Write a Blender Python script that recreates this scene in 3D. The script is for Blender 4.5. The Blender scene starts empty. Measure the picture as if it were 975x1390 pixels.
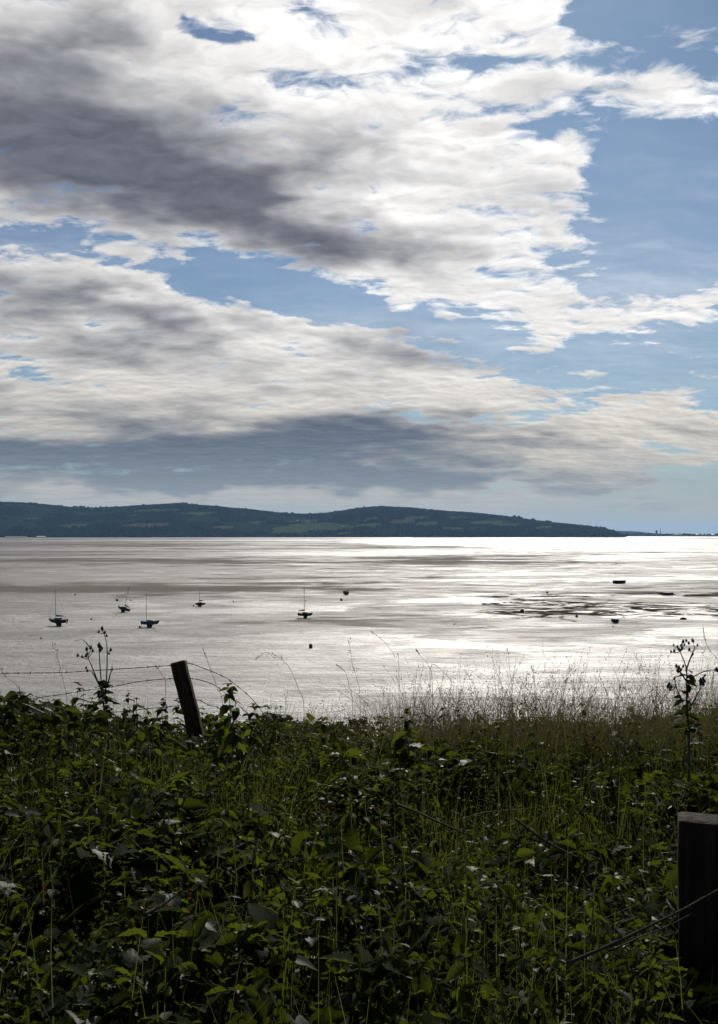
import bpy, math, random
import numpy as np
from mathutils import Vector, Matrix

random.seed(7)
rng = np.random.default_rng(11)
S = bpy.context.scene
COL = S.collection
R = math.radians

# ------------------------------------------------------------------ camera
CAM_H = 25.0
FPX = 1500.0
PITCH = math.atan(29.0 / FPX)
cam_d = bpy.data.cameras.new("camera")
cam = bpy.data.objects.new("camera", cam_d)
COL.objects.link(cam)
cam.location = (0, 0, CAM_H)
cam.rotation_euler = (math.pi / 2 + PITCH, 0, 0)
cam_d.sensor_fit = 'HORIZONTAL'
cam_d.sensor_width = 36
cam_d.lens = 36 * FPX / 975.0
cam_d.clip_start = 0.05
cam_d.clip_end = 60000
S.camera = cam
FW = Vector((0, math.cos(PITCH), math.sin(PITCH)))
UP = Vector((0, -math.sin(PITCH), math.cos(PITCH)))
CP = Vector((0, 0, CAM_H))


def ray(px, py):
    return FW + Vector((1, 0, 0)) * ((px - 487.5) / FPX) + UP * ((695 - py) / FPX)


def at(px, py, Y):
    d = ray(px, py)
    return CP + d * (Y / d.y)


def on_mud(px, py, z=0.0):
    d = ray(px, py)
    return CP + d * ((z - CAM_H) / d.z)


def azel(px, py):
    d = ray(px, py).normalized()
    return math.atan2(d.x, d.y), math.asin(d.z)


# ------------------------------------------------------------------ object helpers
def tag(o, label, cat=None, group=None, kind=None):
    o["label"] = label
    if cat: o["category"] = cat
    if group: o["group"] = group
    if kind: o["kind"] = kind
    return o


def empty(name, loc, label, cat, group=None, rotz=0):
    o = bpy.data.objects.new(name, None)
    COL.objects.link(o)
    o.location = loc
    o.rotation_euler = (0, 0, rotz)
    o.empty_display_size = .2
    return tag(o, label, cat, group)


class MB:
    """collects polygons for ONE mesh"""
    def __init__(s):
        s.v = []; s.f = []

    def add(s, verts, faces):
        b = len(s.v)
        s.v += [tuple(p) for p in verts]
        s.f += [tuple(i + b for i in f) for f in faces]

    def box(s, c, d, M=None):
        x, y, z = d[0] / 2, d[1] / 2, d[2] / 2
        vs = [Vector((sx * x, sy * y, sz * z)) for sz in (-1, 1) for sx, sy in ((-1, -1), (1, -1), (1, 1), (-1, 1))]
        if M is not None: vs = [M @ p for p in vs]
        vs = [p + Vector(c) for p in vs]
        s.add(vs, [(3, 2, 1, 0), (4, 5, 6, 7), (0, 1, 5, 4), (1, 2, 6, 5), (2, 3, 7, 6), (3, 0, 4, 7)])

    def tube(s, pts, rad, n=6):
        pts = [Vector(p) for p in pts]
        if not hasattr(rad, '__len__'): rad = [rad] * len(pts)
        rings = []
        ref = None
        for i, p in enumerate(pts):
            t = (pts[min(i + 1, len(pts) - 1)] - pts[max(i - 1, 0)])
            if t.length < 1e-9: t = Vector((0, 0, 1))
            t.normalize()
            if ref is None:
                ref = Vector((1, 0, 0)) if abs(t.x) < .8 else Vector((0, 1, 0))
            a = (ref - t * ref.dot(t)).normalized(); ref = a
            b = t.cross(a)
            rings.append([p + (a * math.cos(k * 2 * math.pi / n) + b * math.sin(k * 2 * math.pi / n)) * rad[i] for k in range(n)])
        vs = [q for r in rings for q in r]
        fs = []
        for i in range(len(pts) - 1):
            for k in range(n):
                fs.append((i * n + k, i * n + (k + 1) % n, (i + 1) * n + (k + 1) % n, (i + 1) * n + k))
        fs.append(tuple(range(n))[::-1]); m = (len(pts) - 1) * n
        fs.append(tuple(range(m, m + n)))
        s.add(vs, fs)

    def blob(s, c, r, n=8, m=5, axis=None, jitter=0):
        """ellipsoid with radii r, optional axis matrix"""
        if not hasattr(r, '__len__'): r = (r, r, r)
        vs = [Vector((0, 0, -r[2]))]
        for j in range(1, m):
            ph = -math.pi / 2 + math.pi * j / m
            for k in range(n):
                th = 2 * math.pi * k / n
                q = 1 + random.uniform(-jitter, jitter)
                vs.append(Vector((r[0] * math.cos(ph) * math.cos(th) * q, r[1] * math.cos(ph) * math.sin(th) * q, r[2] * math.sin(ph) * q)))
        vs.append(Vector((0, 0, r[2])))
        if axis is not None: vs = [axis @ p for p in vs]
        vs = [p + Vector(c) for p in vs]
        fs = [(0, 1 + (k + 1) % n, 1 + k) for k in range(n)]
        for j in range(m - 2):
            for k in range(n):
                a = 1 + j * n
                fs.append((a + k, a + (k + 1) % n, a + n + (k + 1) % n, a + n + k))
        a = 1 + (m - 2) * n; t = len(vs) - 1
        fs += [(a + k, a + (k + 1) % n, t) for k in range(n)]
        s.add(vs, fs)

    def build(s, name, mat, parent=None, smooth=False):
        me = bpy.data.meshes.new(name)
        me.from_pydata(s.v, [], s.f)
        me.materials.append(mat)
        if smooth: me.polygons.foreach_set("use_smooth", [True] * len(me.polygons))
        me.update()
        o = bpy.data.objects.new(name, me)
        COL.objects.link(o)
        if parent is not None: o.parent = parent
        return o


def np_mesh(name, V, F, mats, smooth=False, mat_idx=None, attr=None, parent=None):
    """V (n,3), F (m,k) uniform polygons"""
    me = bpy.data.meshes.new(name)
    V = np.asarray(V, np.float32); F = np.asarray(F, np.int32)
    k = F.shape[1]
    me.vertices.add(len(V)); me.vertices.foreach_set("co", V.ravel())
    me.loops.add(F.size); me.loops.foreach_set("vertex_index", F.ravel())
    me.polygons.add(len(F))
    me.polygons.foreach_set("loop_start", np.arange(0, F.size, k, dtype=np.int32))
    if mat_idx is not None: me.polygons.foreach_set("material_index", np.asarray(mat_idx, np.int32))
    if smooth: me.polygons.foreach_set("use_smooth", np.ones(len(F), bool))
    if attr is not None:
        a = me.attributes.new("tint", 'FLOAT', 'POINT')
        a.data.foreach_set("value", np.asarray(attr, np.float32))
    for m in (mats if isinstance(mats, list) else [mats]): me.materials.append(m)
    me.update(calc_edges=True)
    o = bpy.data.objects.new(name, me)
    COL.objects.link(o)
    if parent is not None: o.parent = parent
    return o


# ------------------------------------------------------------------ node helper
class NT:
    def __init__(s, tree):
        s.t = tree; s.n = tree.nodes; s.l = tree.links

    def node(s, typ, **kw):
        n = s.n.new(typ)
        for k, v in kw.items(): setattr(n, k, v)
        return n

    def set(s, sock, v):
        if isinstance(v, bpy.types.NodeSocket): s.l.new(v, sock)
        else: sock.default_value = v

    def math(s, op, a, b=None, c=None, clamp=False):
        n = s.node('ShaderNodeMath', operation=op, use_clamp=clamp)
        s.set(n.inputs[0], a)
        if b is not None: s.set(n.inputs[1], b)
        if c is not None: s.set(n.inputs[2], c)
        return n.outputs[0]

    def vmath(s, op, a, b=None, scale=None):
        n = s.node('ShaderNodeVectorMath', operation=op)
        s.set(n.inputs[0], a)
        if b is not None: s.set(n.inputs[1], b)
        if scale is not None: s.set(n.inputs['Scale'], scale)
        return n.outputs[0]

    def sep(s, v):
        n = s.node('ShaderNodeSeparateXYZ'); s.set(n.inputs[0], v); return n.outputs

    def comb(s, x, y, z=0.0):
        n = s.node('ShaderNodeCombineXYZ')
        s.set(n.inputs[0], x); s.set(n.inputs[1], y); s.set(n.inputs[2], z)
        return n.outputs[0]

    def noise(s, vec, scale, detail=5, rough=.55, dist=0.0, lac=2.0, color=False):
        n = s.node('ShaderNodeTexNoise')
        s.set(n.inputs['Vector'], vec); s.set(n.inputs['Scale'], scale); s.set(n.inputs['Detail'], detail)
        s.set(n.inputs['Roughness'], rough); s.set(n.inputs['Distortion'], dist); s.set(n.inputs['Lacunarity'], lac)
        return n.outputs['Color' if color else 'Fac']

    def mrange(s, v, a, b, c=0.0, d=1.0, smooth=True):
        n = s.node('ShaderNodeMapRange')
        n.interpolation_type = 'SMOOTHSTEP' if smooth else 'LINEAR'
        s.set(n.inputs['Value'], v)
        for nm, q in (('From Min', a), ('From Max', b), ('To Min', c), ('To Max', d)): s.set(n.inputs[nm], q)
        return n.outputs[0]

    def mix(s, f, a, b, typ='RGBA', blend='MIX'):
        n = s.node('ShaderNodeMix', data_type=typ)
        if typ == 'RGBA':
            n.blend_type = blend
            i, o = (0, 6, 7), 2
        else:
            i, o = (0, 2, 3), 0
        s.set(n.inputs[i[0]], f); s.set(n.inputs[i[1]], a); s.set(n.inputs[i[2]], b)
        return n.outputs[o]

    def blob(s, vec, c, r, rot=0.0, amp=1.0, acc=0.0):
        """adds amp * soft ellipse (centre c, radii r, rotation) to acc"""
        mp = s.node('ShaderNodeMapping', vector_type='TEXTURE')
        s.set(mp.inputs['Vector'], vec)
        mp.inputs['Location'].default_value = (c[0], c[1], 0)
        mp.inputs['Rotation'].default_value = (0, 0, rot)
        mp.inputs['Scale'].default_value = (r[0], r[1], 1)
        g = s.node('ShaderNodeTexGradient', gradient_type='SPHERICAL')
        s.l.new(mp.outputs[0], g.inputs[0])
        return s.math('MULTIPLY_ADD', g.outputs[1], amp, acc)


def rgb(r, g, b): return (r, g, b, 1.0)


def new_mat(name):
    m = bpy.data.materials.new(name)
    m.use_nodes = True
    t = NT(m.node_tree)
    b = m.node_tree.nodes['Principled BSDF']
    return m, t, b


def simple_mat(name, col, rough=.6, metal=0.0, var=.25, scale=6.0, spec=.4):
    m, t, b = new_mat(name)
    tc = t.node('ShaderNodeTexCoord')
    n = t.noise(tc.outputs['Object'], scale, 5, .6)
    f = t.mrange(n, .3, .7, 1 - var, 1 + var, False)
    mul = t.vmath('SCALE', tuple(col), scale=f)
    t.l.new(mul, b.inputs['Base Color'])
    b.inputs['Roughness'].default_value = rough
    b.inputs['Metallic'].default_value = metal
    b.inputs['Specular IOR Level'].default_value = spec
    return m


# ------------------------------------------------------------------ world: sky with clouds
SUN_EL, SUN_AZ = R(29.0), R(9.0)       # azimuth measured from +Y towards +X
SKY_K = 0.1
W = bpy.data.worlds.new("World")
S.world = W
W.use_nodes = True


def build_world():
    T = NT(W.node_tree)
    for n in list(T.n): T.n.remove(n)
    out = T.node('ShaderNodeOutputWorld')
    bg = T.node('ShaderNodeBackground')
    T.l.new(bg.outputs[0], out.inputs[0])
    sky = T.node('ShaderNodeTexSky', sky_type='NISHITA')
    sky.sun_disc = False
    sky.sun_elevation = SUN_EL
    sky.sun_rotation = SUN_AZ
    sky.altitude = 20
    sky.air_density = 1.0
    sky.dust_density = 0.3
    sky.ozone_density = 2.0
    tc = T.node('ShaderNodeTexCoord')
    d = tc.outputs['Generated']
    x, y, z = T.sep(d)
    zc = T.math('MAXIMUM', z, 0.0)
    az = T.math('ARCTAN2', x, y)
    el = T.math('ARCSINE', z)
    AE = T.comb(az, el, 0.0)
    den = T.math('ADD', zc, 0.16)
    Q = T.comb(T.math('DIVIDE', x, den), T.math('DIVIDE', y, den), 0.0)
    # warp of the big shapes
    wn = T.noise(T.vmath('MULTIPLY', AE, (9.0, 24.0, 1.0)), 1.0, 3, .55, color=True)
    wv = T.vmath('MULTIPLY', T.vmath('SUBTRACT', wn, (.5, .5, .5)), (.20, .06, 0.0))
    P = T.vmath('ADD', AE, wv)
    # coverage: list of (px, py, rx, ry, rot_deg, amp) in photograph pixels, turned into directions
    K = 1 / FPX

    def field(items, acc):
        for (px, py, rx, ry, rot, amp) in items:
            acc = T.blob(P, azel(px, py), (rx * K, ry * K), R(rot), amp, acc)
        return acc
    cover = [
        # the big cloud mass, left and centre
        (180, 150, 700, 330, -6, 1.7), (420, 118, 150, 70, 0, .6), (420, 90, 430, 260, 0, .9), (600, 290, 340, 150, 0, .9),
        (560, 200, 300, 130, 5, .5), (700, 30, 260, 90, 5, .75), (640, 105, 190, 40, 0, .35),
        (690, 215, 210, 55, 5, .75), (700, 300, 240, 42, 4, .55), (640, 360, 260, 60, 0, .7),
        # lone clouds on the right
        (935, 118, 150, 70, -12, 1.2), (960, 150, 100, 60, 0, .5), (800, 432, 230, 62, 4, 1.35),
        (830, 362, 110, 16, 4, .55), (968, 406, 60, 20, 0, .8), (960, 522, 100, 32, 0, .9),
        (570, 400, 200, 50, -4, .6),
        # middle left banks
        (120, 420, 380, 95, -8, 1.4), (330, 480, 420, 80, -7, 1.5), (560, 505, 330, 40, -4, 1.2),
        (100, 530, 420, 110, 0, 1.3), (720, 512, 190, 18, 0, .6),
        (840, 552, 170, 34, 0, .8), (480, 570, 520, 70, -2, 1.5), (800, 590, 420, 40, 0, 1.1),
        # low banks
        (200, 625, 560, 90, 0, 1.6), (560, 650, 350, 60, 0, 1.0), (780, 640, 400, 45, 0, .75), (900, 610, 260, 20, 0, .5), (860, 588, 360, 26, 0, .8), (900, 628, 330, 16, 0, 1.1), (870, 655, 330, 12, 0, .9), (850, 682, 380, 12, 0, .9),
        (250, 672, 620, 34, 0, 1.3),
        # holes
        (110, 354, 250, 20, -2, -1.1), (330, 388, 160, 32, -6, -1.45), (500, 425, 260, 28, -7, -1.9), (272, 20, 34, 16, -30, -1.3), (318, 48, 70, 14, -6, -1.5), (370, 44, 30, 8, 10, -.9),
        (640, 95, 150, 30, 0, -1.3), (670, 160, 180, 30, 0, -1.3), (500, 267, 60, 12, 0, -1.2), (190, 476, 60, 14, 0, -1.4),
        (780, 485, 380, 26, 0, -.9), (640, 480, 200, 16, -6, -.5), (870, 250, 200, 200, 0, -.8), (870, 30, 150, 60, 0, -.7), (760, 545, 90, 18, 0, -.5),
    ]
    C0 = field(cover, -0.38)
    # high sky overhead and behind: scattered cloud
    n_big = T.noise(Q, 1.1, 3, .5)
    outside = T.mrange(T.math('ABSOLUTE', az), .36, .7)
    above = T.mrange(el, .5, .75)
    om = T.math('MAXIMUM', outside, above)
    C0 = T.math('MULTIPLY_ADD', om, T.math('MULTIPLY_ADD', n_big, 3.4, T.mrange(y, .6, -.2, -1.1, -2.0)), C0)
    C0 = T.math('MINIMUM', C0, T.mrange(el, .06, .3, 1.6, .98))
    for q in ((400, 118, 190, 90, 0, .6), (180, 265, 330, 80, -4, .6), (60, 150, 220, 120, 0, .5), (100, 310, 300, 30, 0, .35)):
        C0 = T.blob(P, azel(q[0], q[1]), (q[2] * K, q[3] * K), 0, q[5], C0)
    Qw = T.vmath('ADD', Q, T.vmath('MULTIPLY', T.vmath('SUBTRACT', wn, (.5, .5, .5)), (.14, .16, 0)))
    Qs = T.vmath('MULTIPLY', Qw, (.72, .95, 1.0))
    fb = T.noise(Qs, 3.4, 5, .6)
    fb2 = T.noise(Qs, 12.0, 8, .62)
    nn = T.math('ADD', T.math('MULTIPLY', T.math('SUBTRACT', fb, .5), 5.6), T.math('MULTIPLY', T.math('SUBTRACT', fb2, .5), T.mrange(el, .03, .16, 1.8, 4.2)))
    C = T.math('ADD', C0, nn)
    veil = T.noise(T.vmath('MULTIPLY', Qw, (.5, 1.0, 1.0)), 2.2, 6, .6)
    mask = T.mrange(C, -.22, .85)
    mask = T.math('MAXIMUM', mask, T.mrange(veil, .42, .75, T.mrange(el, .1, .4, .16, .02), T.mrange(el, .1, .4, .50, .10)))
    # thickness / dark bases
    dark = [
        (110, 205, 470, 125, -10, 1.9), (330, 285, 330, 60, -14, .9), (60, 60, 190, 60, 0, .9), (520, 235, 240, 50, -6, .55), (600, 340, 200, 30, -6, .45), (430, 175, 200, 30, -8, .35), (250, 100, 260, 70, -10, .3),
        (60, 412, 230, 52, -6, 1.2), (225, 430, 150, 34, -8, .8), (350, 490, 230, 32, -4, .75), (560, 500, 170, 26, -4, .6), (60, 480, 120, 26, 0, .5),
        (60, 550, 200, 24, 0, .5), (250, 540, 200, 18, 0, .4),
        (140, 620, 420, 62, 0, 1.9), (420, 625, 300, 60, 0, 1.6), (540, 580, 330, 34, -2, 1.05), (330, 655, 420, 30, 0, 1.2), (760, 590, 160, 14, 0, .5), (600, 560, 200, 20, -3, .5),
        (230, 683, 560, 20, 0, -1.6), (620, 655, 260, 40, 0, .9), (900, 660, 240, 26, 0, .7),
    ]
    D0 = field(dark, -0.32)
    fs = T.noise(Qs, 2.8, 3, .5)
    D = T.math('ADD', D0, T.math('MULTIPLY', T.math('SUBTRACT', fs, .5), 2.0))
    D = T.math('ADD', D, T.math('MULTIPLY', T.math('SUBTRACT', fb, .5), 1.9))
    D = T.math('ADD', D, T.math('MULTIPLY', T.math('SUBTRACT', fb2, .5), T.mrange(el, .03, .16, .35, .9)))
    D = T.math('MULTIPLY_ADD', om, T.math('MULTIPLY_ADD', n_big, 1.2, -.45), D)
    dm = T.mrange(D, -.55, 1.15)
    # relief from the sun side (above): difference of the same noise taken a step towards the sun
    Q2 = T.vmath('ADD', Qs, (0.004, -0.022, 0.0))
    fbs = T.noise(Q2, 12.0, 4, .55)
    relief = T.math('MULTIPLY', T.math('SUBTRACT', fb2, fbs), 1.1)
    low = T.mrange(el, .02, .22)
    white = T.mix(low, rgb(.64, .585, .50), rgb(.80, .785, .765))
    grey = T.mix(low, rgb(.125, .17, .225), rgb(.155, .165, .205))
    cc = T.mix(dm, white, grey)
    thin_edge = T.math('MULTIPLY_ADD', T.mrange(C, .9, .1), .14, T.math('MULTIPLY_ADD', relief, 1.0, .93))
    cc = T.vmath('SCALE', cc, scale=thin_edge)
    # aureole: clouds glow where the sun stands behind them
    sd = (math.sin(SUN_AZ) * math.cos(SUN_EL), math.cos(SUN_AZ) * math.cos(SUN_EL), math.sin(SUN_EL))
    dot = T.node('ShaderNodeVectorMath', operation='DOT_PRODUCT')
    T.set(dot.inputs[0], d); dot.inputs[1].default_value = sd
    glow = T.mrange(dot.outputs['Value'], .86, 1.0)
    g2 = T.math('MULTIPLY_ADD', T.math('MULTIPLY', glow, T.math('SUBTRACT', 1.0, dm)), .35, 1.0)
    cc = T.vmath('SCALE', cc, scale=g2)
    cc = T.vmath('SCALE', cc, scale=1.0 / SKY_K)
    # clear blue
    blue = T.vmath('MULTIPLY', sky.outputs[0], (.27, .385, .495))
    final = T.mix(mask, blue, cc)
    # haze veil at the very horizon
    hz = T.mrange(el, .10, -.005)
    final = T.mix(T.math('MULTIPLY', hz, .85), final, rgb(*[c / SKY_K for c in (.36, .40, .43)]))
    T.l.new(final, bg.inputs['Color'])
    bg.inputs['Strength'].default_value = SKY_K
    W.cycles.sampling_method = 'MANUAL'
    W.cycles.sample_map_resolution = 512


build_world()

sun_d = bpy.data.lights.new("sun", 'SUN')
sun_d.energy = 4.2
sun_d.angle = R(0.6)
sun_d.color = (1.0, .94, .84)
sun = bpy.data.objects.new("sun", sun_d)
COL.objects.link(sun)
sv = Vector((math.sin(SUN_AZ) * math.cos(SUN_EL), math.cos(SUN_AZ) * math.cos(SUN_EL), math.sin(SUN_EL)))
sun.rotation_euler = sv.to_track_quat('Z', 'Y').to_euler()
sun.location = (0, 0, 400)

# ------------------------------------------------------------------ mudflat and water
def mud_material():
    m, t, b = new_mat("wet_mud")
    geo = t.node('ShaderNodeNewGeometry')
    P = geo.outputs['Position']
    Pm = t.vmath('MULTIPLY', P, (1.0, 1.0, 0.0))
    # large lie of the sand: many octaves, drawn out along the shore
    h1 = t.noise(t.vmath('MULTIPLY', Pm, (.0022, .0040, 1)), 1.0, 9, .66, .6)
    h2 = t.noise(t.vmath('MULTIPLY', Pm, (.016, .022, 1)), 1.0, 9, .68, .9)
    h3 = t.noise(t.vmath('MULTIPLY', Pm, (.00030, .0014, 1)), 1.0, 6, .62, .4)
    H = t.math('ADD', t.math('MULTIPLY', t.math('SUBTRACT', h1, .5), 2.5), t.math('MULTIPLY', t.math('SUBTRACT', h2, .5), 2.1))
    H = t.math('MULTIPLY_ADD', t.math('SUBTRACT', h3, .5), 2.4, H)
    wn = t.noise(t.vmath('MULTIPLY', Pm, (.016, .03, 1)), 1.0, 7, .6, color=True)
    Pw = t.vmath('ADD', Pm, t.vmath('MULTIPLY', t.vmath('SUBTRACT', wn, (.5, .5, .5)), (40, 26, 0)))

    def bar(acc, px0, px1, py, th, amp, soft=1.6):
        a, c = on_mud(px0, py), on_mud(px1, py)
        near, far = on_mud((px0 + px1) / 2, py + th / 2), on_mud((px0 + px1) / 2, py - th / 2)
        return t.blob(Pw, ((a.x + c.x) / 2, (near.y + far.y) / 2), ((c.x - a.x) / 2 * soft, (far.y - near.y) / 2 * soft * 1.6), 0, amp, acc)
    # drier sand bars
    B = 0.0
    for q in ((-250, 430, 800, 4.4, .8), (200, 560, 798, 4, .5), (860, 1250, 799, 7, 1.0), (640, 900, 804, 3, .5), (-200, 480, 741, 10, .55), (-100, 360, 768, 16, .42),
              (480, 740, 763, 8, .75), (-300, 210, 733, 4, .8), (200, 700, 786, 7, .45), (560, 800, 753, 3, .5), (400, 680, 842, 6, .25), (-100, 260, 858, 10, .35), (430, 560, 848, 4, .5), (700, 1100, 791, 4, .4)):
        B = bar(B, *q[:4], q[4] * .62)
    yy = t.sep(Pm)[1]
    H = t.math('MULTIPLY', H, t.mrange(yy, 140, 270, .4, 1.0))
    H = t.math('SUBTRACT', H, t.mrange(yy, 290, 150, 0.0, .22))
    Hs = t.math('ADD', H, B)
    wet = t.mrange(Hs, -.02, -.16)          # 1 = standing film of water
    dry = t.mrange(Hs, .16, .52)
    # dark weed and mussel bed
    K = 0.0
    for q in ((660, 900, 821, 18, 1.35), (800, 1250, 828, 10, 2.0), (640, 820, 832, 16, .8), (780, 980, 806, 3, .7), (560, 640, 838, 9, .5), (745, 815, 762, 5, 1.0), (820, 870, 765, 3, .9), (470, 560, 768, 8, .7), (840, 1200, 807, 4, 1.5), (10, 260, 868, 6, .5)):
        K = bar(K, *q)
    kn = t.noise(t.vmath('MULTIPLY', Pm, (.05, .06, 1)), 1.0, 9, .74, 1.0)
    weed = t.mrange(t.math('MULTIPLY_ADD', t.math('SUBTRACT', kn, .55), 6.5, t.math('MINIMUM', K, .86)), .4, .85)
    weed = t.math('MULTIPLY', weed, t.mrange(K, .12, .4))
    cm = t.mix(dry, rgb(.10, .090, .080), rgb(.20, .172, .148))
    spk = t.noise(Pm, .9, 6, .7)
    cm = t.vmath('SCALE', cm, scale=t.mrange(spk, .3, .7, .7, 1.3, False))
    cm = t.mix(weed, cm, rgb(.045, .040, .033))
    t.l.new(cm, b.inputs['Base Color'])
    r = t.mix(wet, .70, .52, 'FLOAT')
    r = t.mix(dry, r, .80, 'FLOAT')
    r = t.mix(weed, r, .85, 'FLOAT')
    r = t.mix(t.mrange(yy, 300, 160), r, .62, 'FLOAT')
    fine = t.noise(t.vmath('MULTIPLY', Pm, (.035, .05, 1)), 1.0, 8, .7, 1.0)
    r = t.math('MULTIPLY_ADD', t.math('SUBTRACT', fine, .5), .75, r, clamp=True)
    t.l.new(r, b.inputs['Roughness'])
    sp = t.mix(dry, .95, .3, 'FLOAT')
    sp = t.mix(weed, sp, .08, 'FLOAT')
    t.l.new(sp, b.inputs['Specular IOR Level'])
    # ripples and small relief
    rp = t.noise(t.vmath('MULTIPLY', Pm, (.5, .95, 1)), 1.0, 6, .65, .8)
    rp2 = t.noise(t.vmath('MULTIPLY', Pm, (.05, .14, 1)), 1.0, 6, .6)
    bp = t.node('ShaderNodeBump')
    bp.inputs['Strength'].default_value = 1.0
    bp.inputs['Distance'].default_value = .75
    t.l.new(t.math('ADD', rp, t.math('MULTIPLY', rp2, 2.6)), bp.inputs['Height'])
    t.l.new(bp.outputs[0], b.inputs['Normal'])
    df = t.node('ShaderNodeBsdfDiffuse')
    t.l.new(cm, df.inputs['Color'])
    t.l.new(bp.outputs[0], df.inputs['Normal'])
    ms = t.node('ShaderNodeMixShader')
    t.l.new(t.math('MAXIMUM', t.math('MULTIPLY', dry, .85), weed), ms.inputs[0])
    t.l.new(b.outputs[0], ms.inputs[1]); t.l.new(df.outputs[0], ms.inputs[2])
    t.l.new(ms.outputs[0], m.node_tree.nodes['Material Output'].inputs['Surface'])
    return m


M_mud = mud_material()


def sheet(name, x0, x1, y0, y1, z, mat, nx=2, ny=2):
    X, Y = np.meshgrid(np.linspace(x0, x1, nx), np.linspace(y0, y1, ny))
    V = np.stack([X.ravel(), Y.ravel(), np.full(X.size, z)], 1)
    F = [(j * nx + i, j * nx + i + 1, (j + 1) * nx + i + 1, (j + 1) * nx + i) for j in range(ny - 1) for i in range(nx - 1)]
    return np_mesh(name, V, F, mat)


mud = sheet("mudflat", -22000, 22000, 40, 40000, 0, M_mud)
tag(mud, "wet grey brown tidal mudflat with sand bars, streaks of water and dark weed beds", kind="structure")


def water_material():
    m, t, b = new_mat("shallow_water")
    geo = t.node('ShaderNodeNewGeometry')
    P = geo.outputs['Position']
    b.inputs['Base Color'].default_value = rgb(.07, .065, .055)
    n = t.noise(t.vmath('MULTIPLY', P, (.0008, .004, 0)), 1.0, 8, .6, .3)
    t.l.new(t.mrange(n, .35, .65, .30, .44), b.inputs['Roughness'])
    b.inputs['IOR'].default_value = 1.4
    b.inputs['Specular IOR Level'].default_value = .6
    bp = t.node('ShaderNodeBump')
    bp.inputs['Strength'].default_value = .3
    bp.inputs['Distance'].default_value = .3
    t.l.new(t.noise(t.vmath('MULTIPLY', P, (.1, .3, 0)), 1.0, 5, .6), bp.inputs['Height'])
    t.l.new(bp.outputs[0], b.inputs['Normal'])
    return m


M_water = water_material()


def water_patch(px_pts, label):
    """flat irregular sheet of water traced on the ground, edges broken by noise"""
    pts = []
    n = len(px_pts)
    for i in range(n):
        a, c = on_mud(*px_pts[i], z=.05), on_mud(*px_pts[(i + 1) % n], z=.05)
        for k in range(12):
            p = a.lerp(c, k / 12)
            s = (c - a).length * .012
            pts.append(p + Vector((0, random.uniform(-s, s) * .5, 0)))
    mb = MB()
    mb.add(pts, [tuple(range(len(pts)))])
    o = mb.build("water", M_water)
    tag(o, label, kind="structure")


water_patch([(420, 731.6), (560, 731.0), (1100, 731.2), (1150, 740), (1000, 742), (900, 744.5), (790, 742), (700, 743.5), (600, 740.5), (520, 739.6), (470, 736)], "bright channel of water below the far hills")
water_patch([(205, 729.4), (560, 729.4), (560, 730.2), (205, 730.4)], "thin far strip of bright water along the opposite shore")
water_patch([(862, 868), (872, 865.6), (880, 866.4), (890, 866), (893, 868), (886, 870.2), (877, 871.2), (868, 869.6)], "small bright puddle lying on the near mud at right")

# ------------------------------------------------------------------ hills
def fbm2(x, y, octs, seed):
    """value noise fbm in numpy"""
    out = np.zeros_like(x, dtype=float); amp = 1.0; tot = 0
    r = np.random.default_rng(seed)
    for o in range(octs):
        g = r.random((64, 64))
        xi = np.floor(x).astype(int); yi = np.floor(y).astype(int)
        fx = x - xi; fy = y - yi
        fx = fx * fx * (3 - 2 * fx); fy = fy * fy * (3 - 2 * fy)
        a = g[xi % 64, yi % 64]; b_ = g[(xi + 1) % 64, yi % 64]; c = g[xi % 64, (yi + 1) % 64]; d = g[(xi + 1) % 64, (yi + 1) % 64]
        out += amp * ((a * (1 - fx) + b_ * fx) * (1 - fy) + (c * (1 - fx) + d * fx) * fy)
        tot += amp; amp *= .5; x = x * 2.03 + 13.7; y = y * 2.03 + 7.1
    return out / tot


Y0, Y1 = 7000.0, 9000.0
prof = [(-400, 690), (-200, 684), (0, 683), (50, 686), (90, 690), (125, 692), (150, 691), (200, 688), (240, 686), (300, 690), (350, 695), (385, 699), (420, 700), (450, 698),
        (480, 693), (520, 689), (560, 691), (600, 695), (650, 699), (700, 704), (740, 710), (780, 714), (815, 718), (832, 722), (846, 727.5), (860, 729.5)]
ridge_x = np.array([at(p, 700, Y1).x for p, _ in prof])
ridge_z = np.array([at(p, q, Y1).z for p, q in prof]) + 1


def hill_z(X, Y):
    t = np.clip((Y - Y0) / (Y1 - Y0), 0, 2)
    xs = X * (Y1 / np.maximum(Y, 1000))
    rz = np.interp(xs, ridge_x, ridge_z, right=0)
    shape = np.where(t < 1, np.sin(np.clip(t, 0, 1) * math.pi / 2) ** .9, 1 - .25 * (t - 1))
    sp = .72 + .55 * fbm2(X / 420 + 40, Y / 600 + 40, 4, 3)
    return rz * shape * np.where(t < 1, sp * (1 - t) + t, 1) - 1.0


nx, ny = 420, 70
XX, YY = np.meshgrid(np.linspace(-4600, 2600, nx), np.linspace(Y0 - 60, Y1 + 1500, ny))
ZZ = hill_z(XX, YY) + 2.5 * (fbm2(XX / 40 + 90, YY / 40 + 90, 2, 5) - .5)
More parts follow.
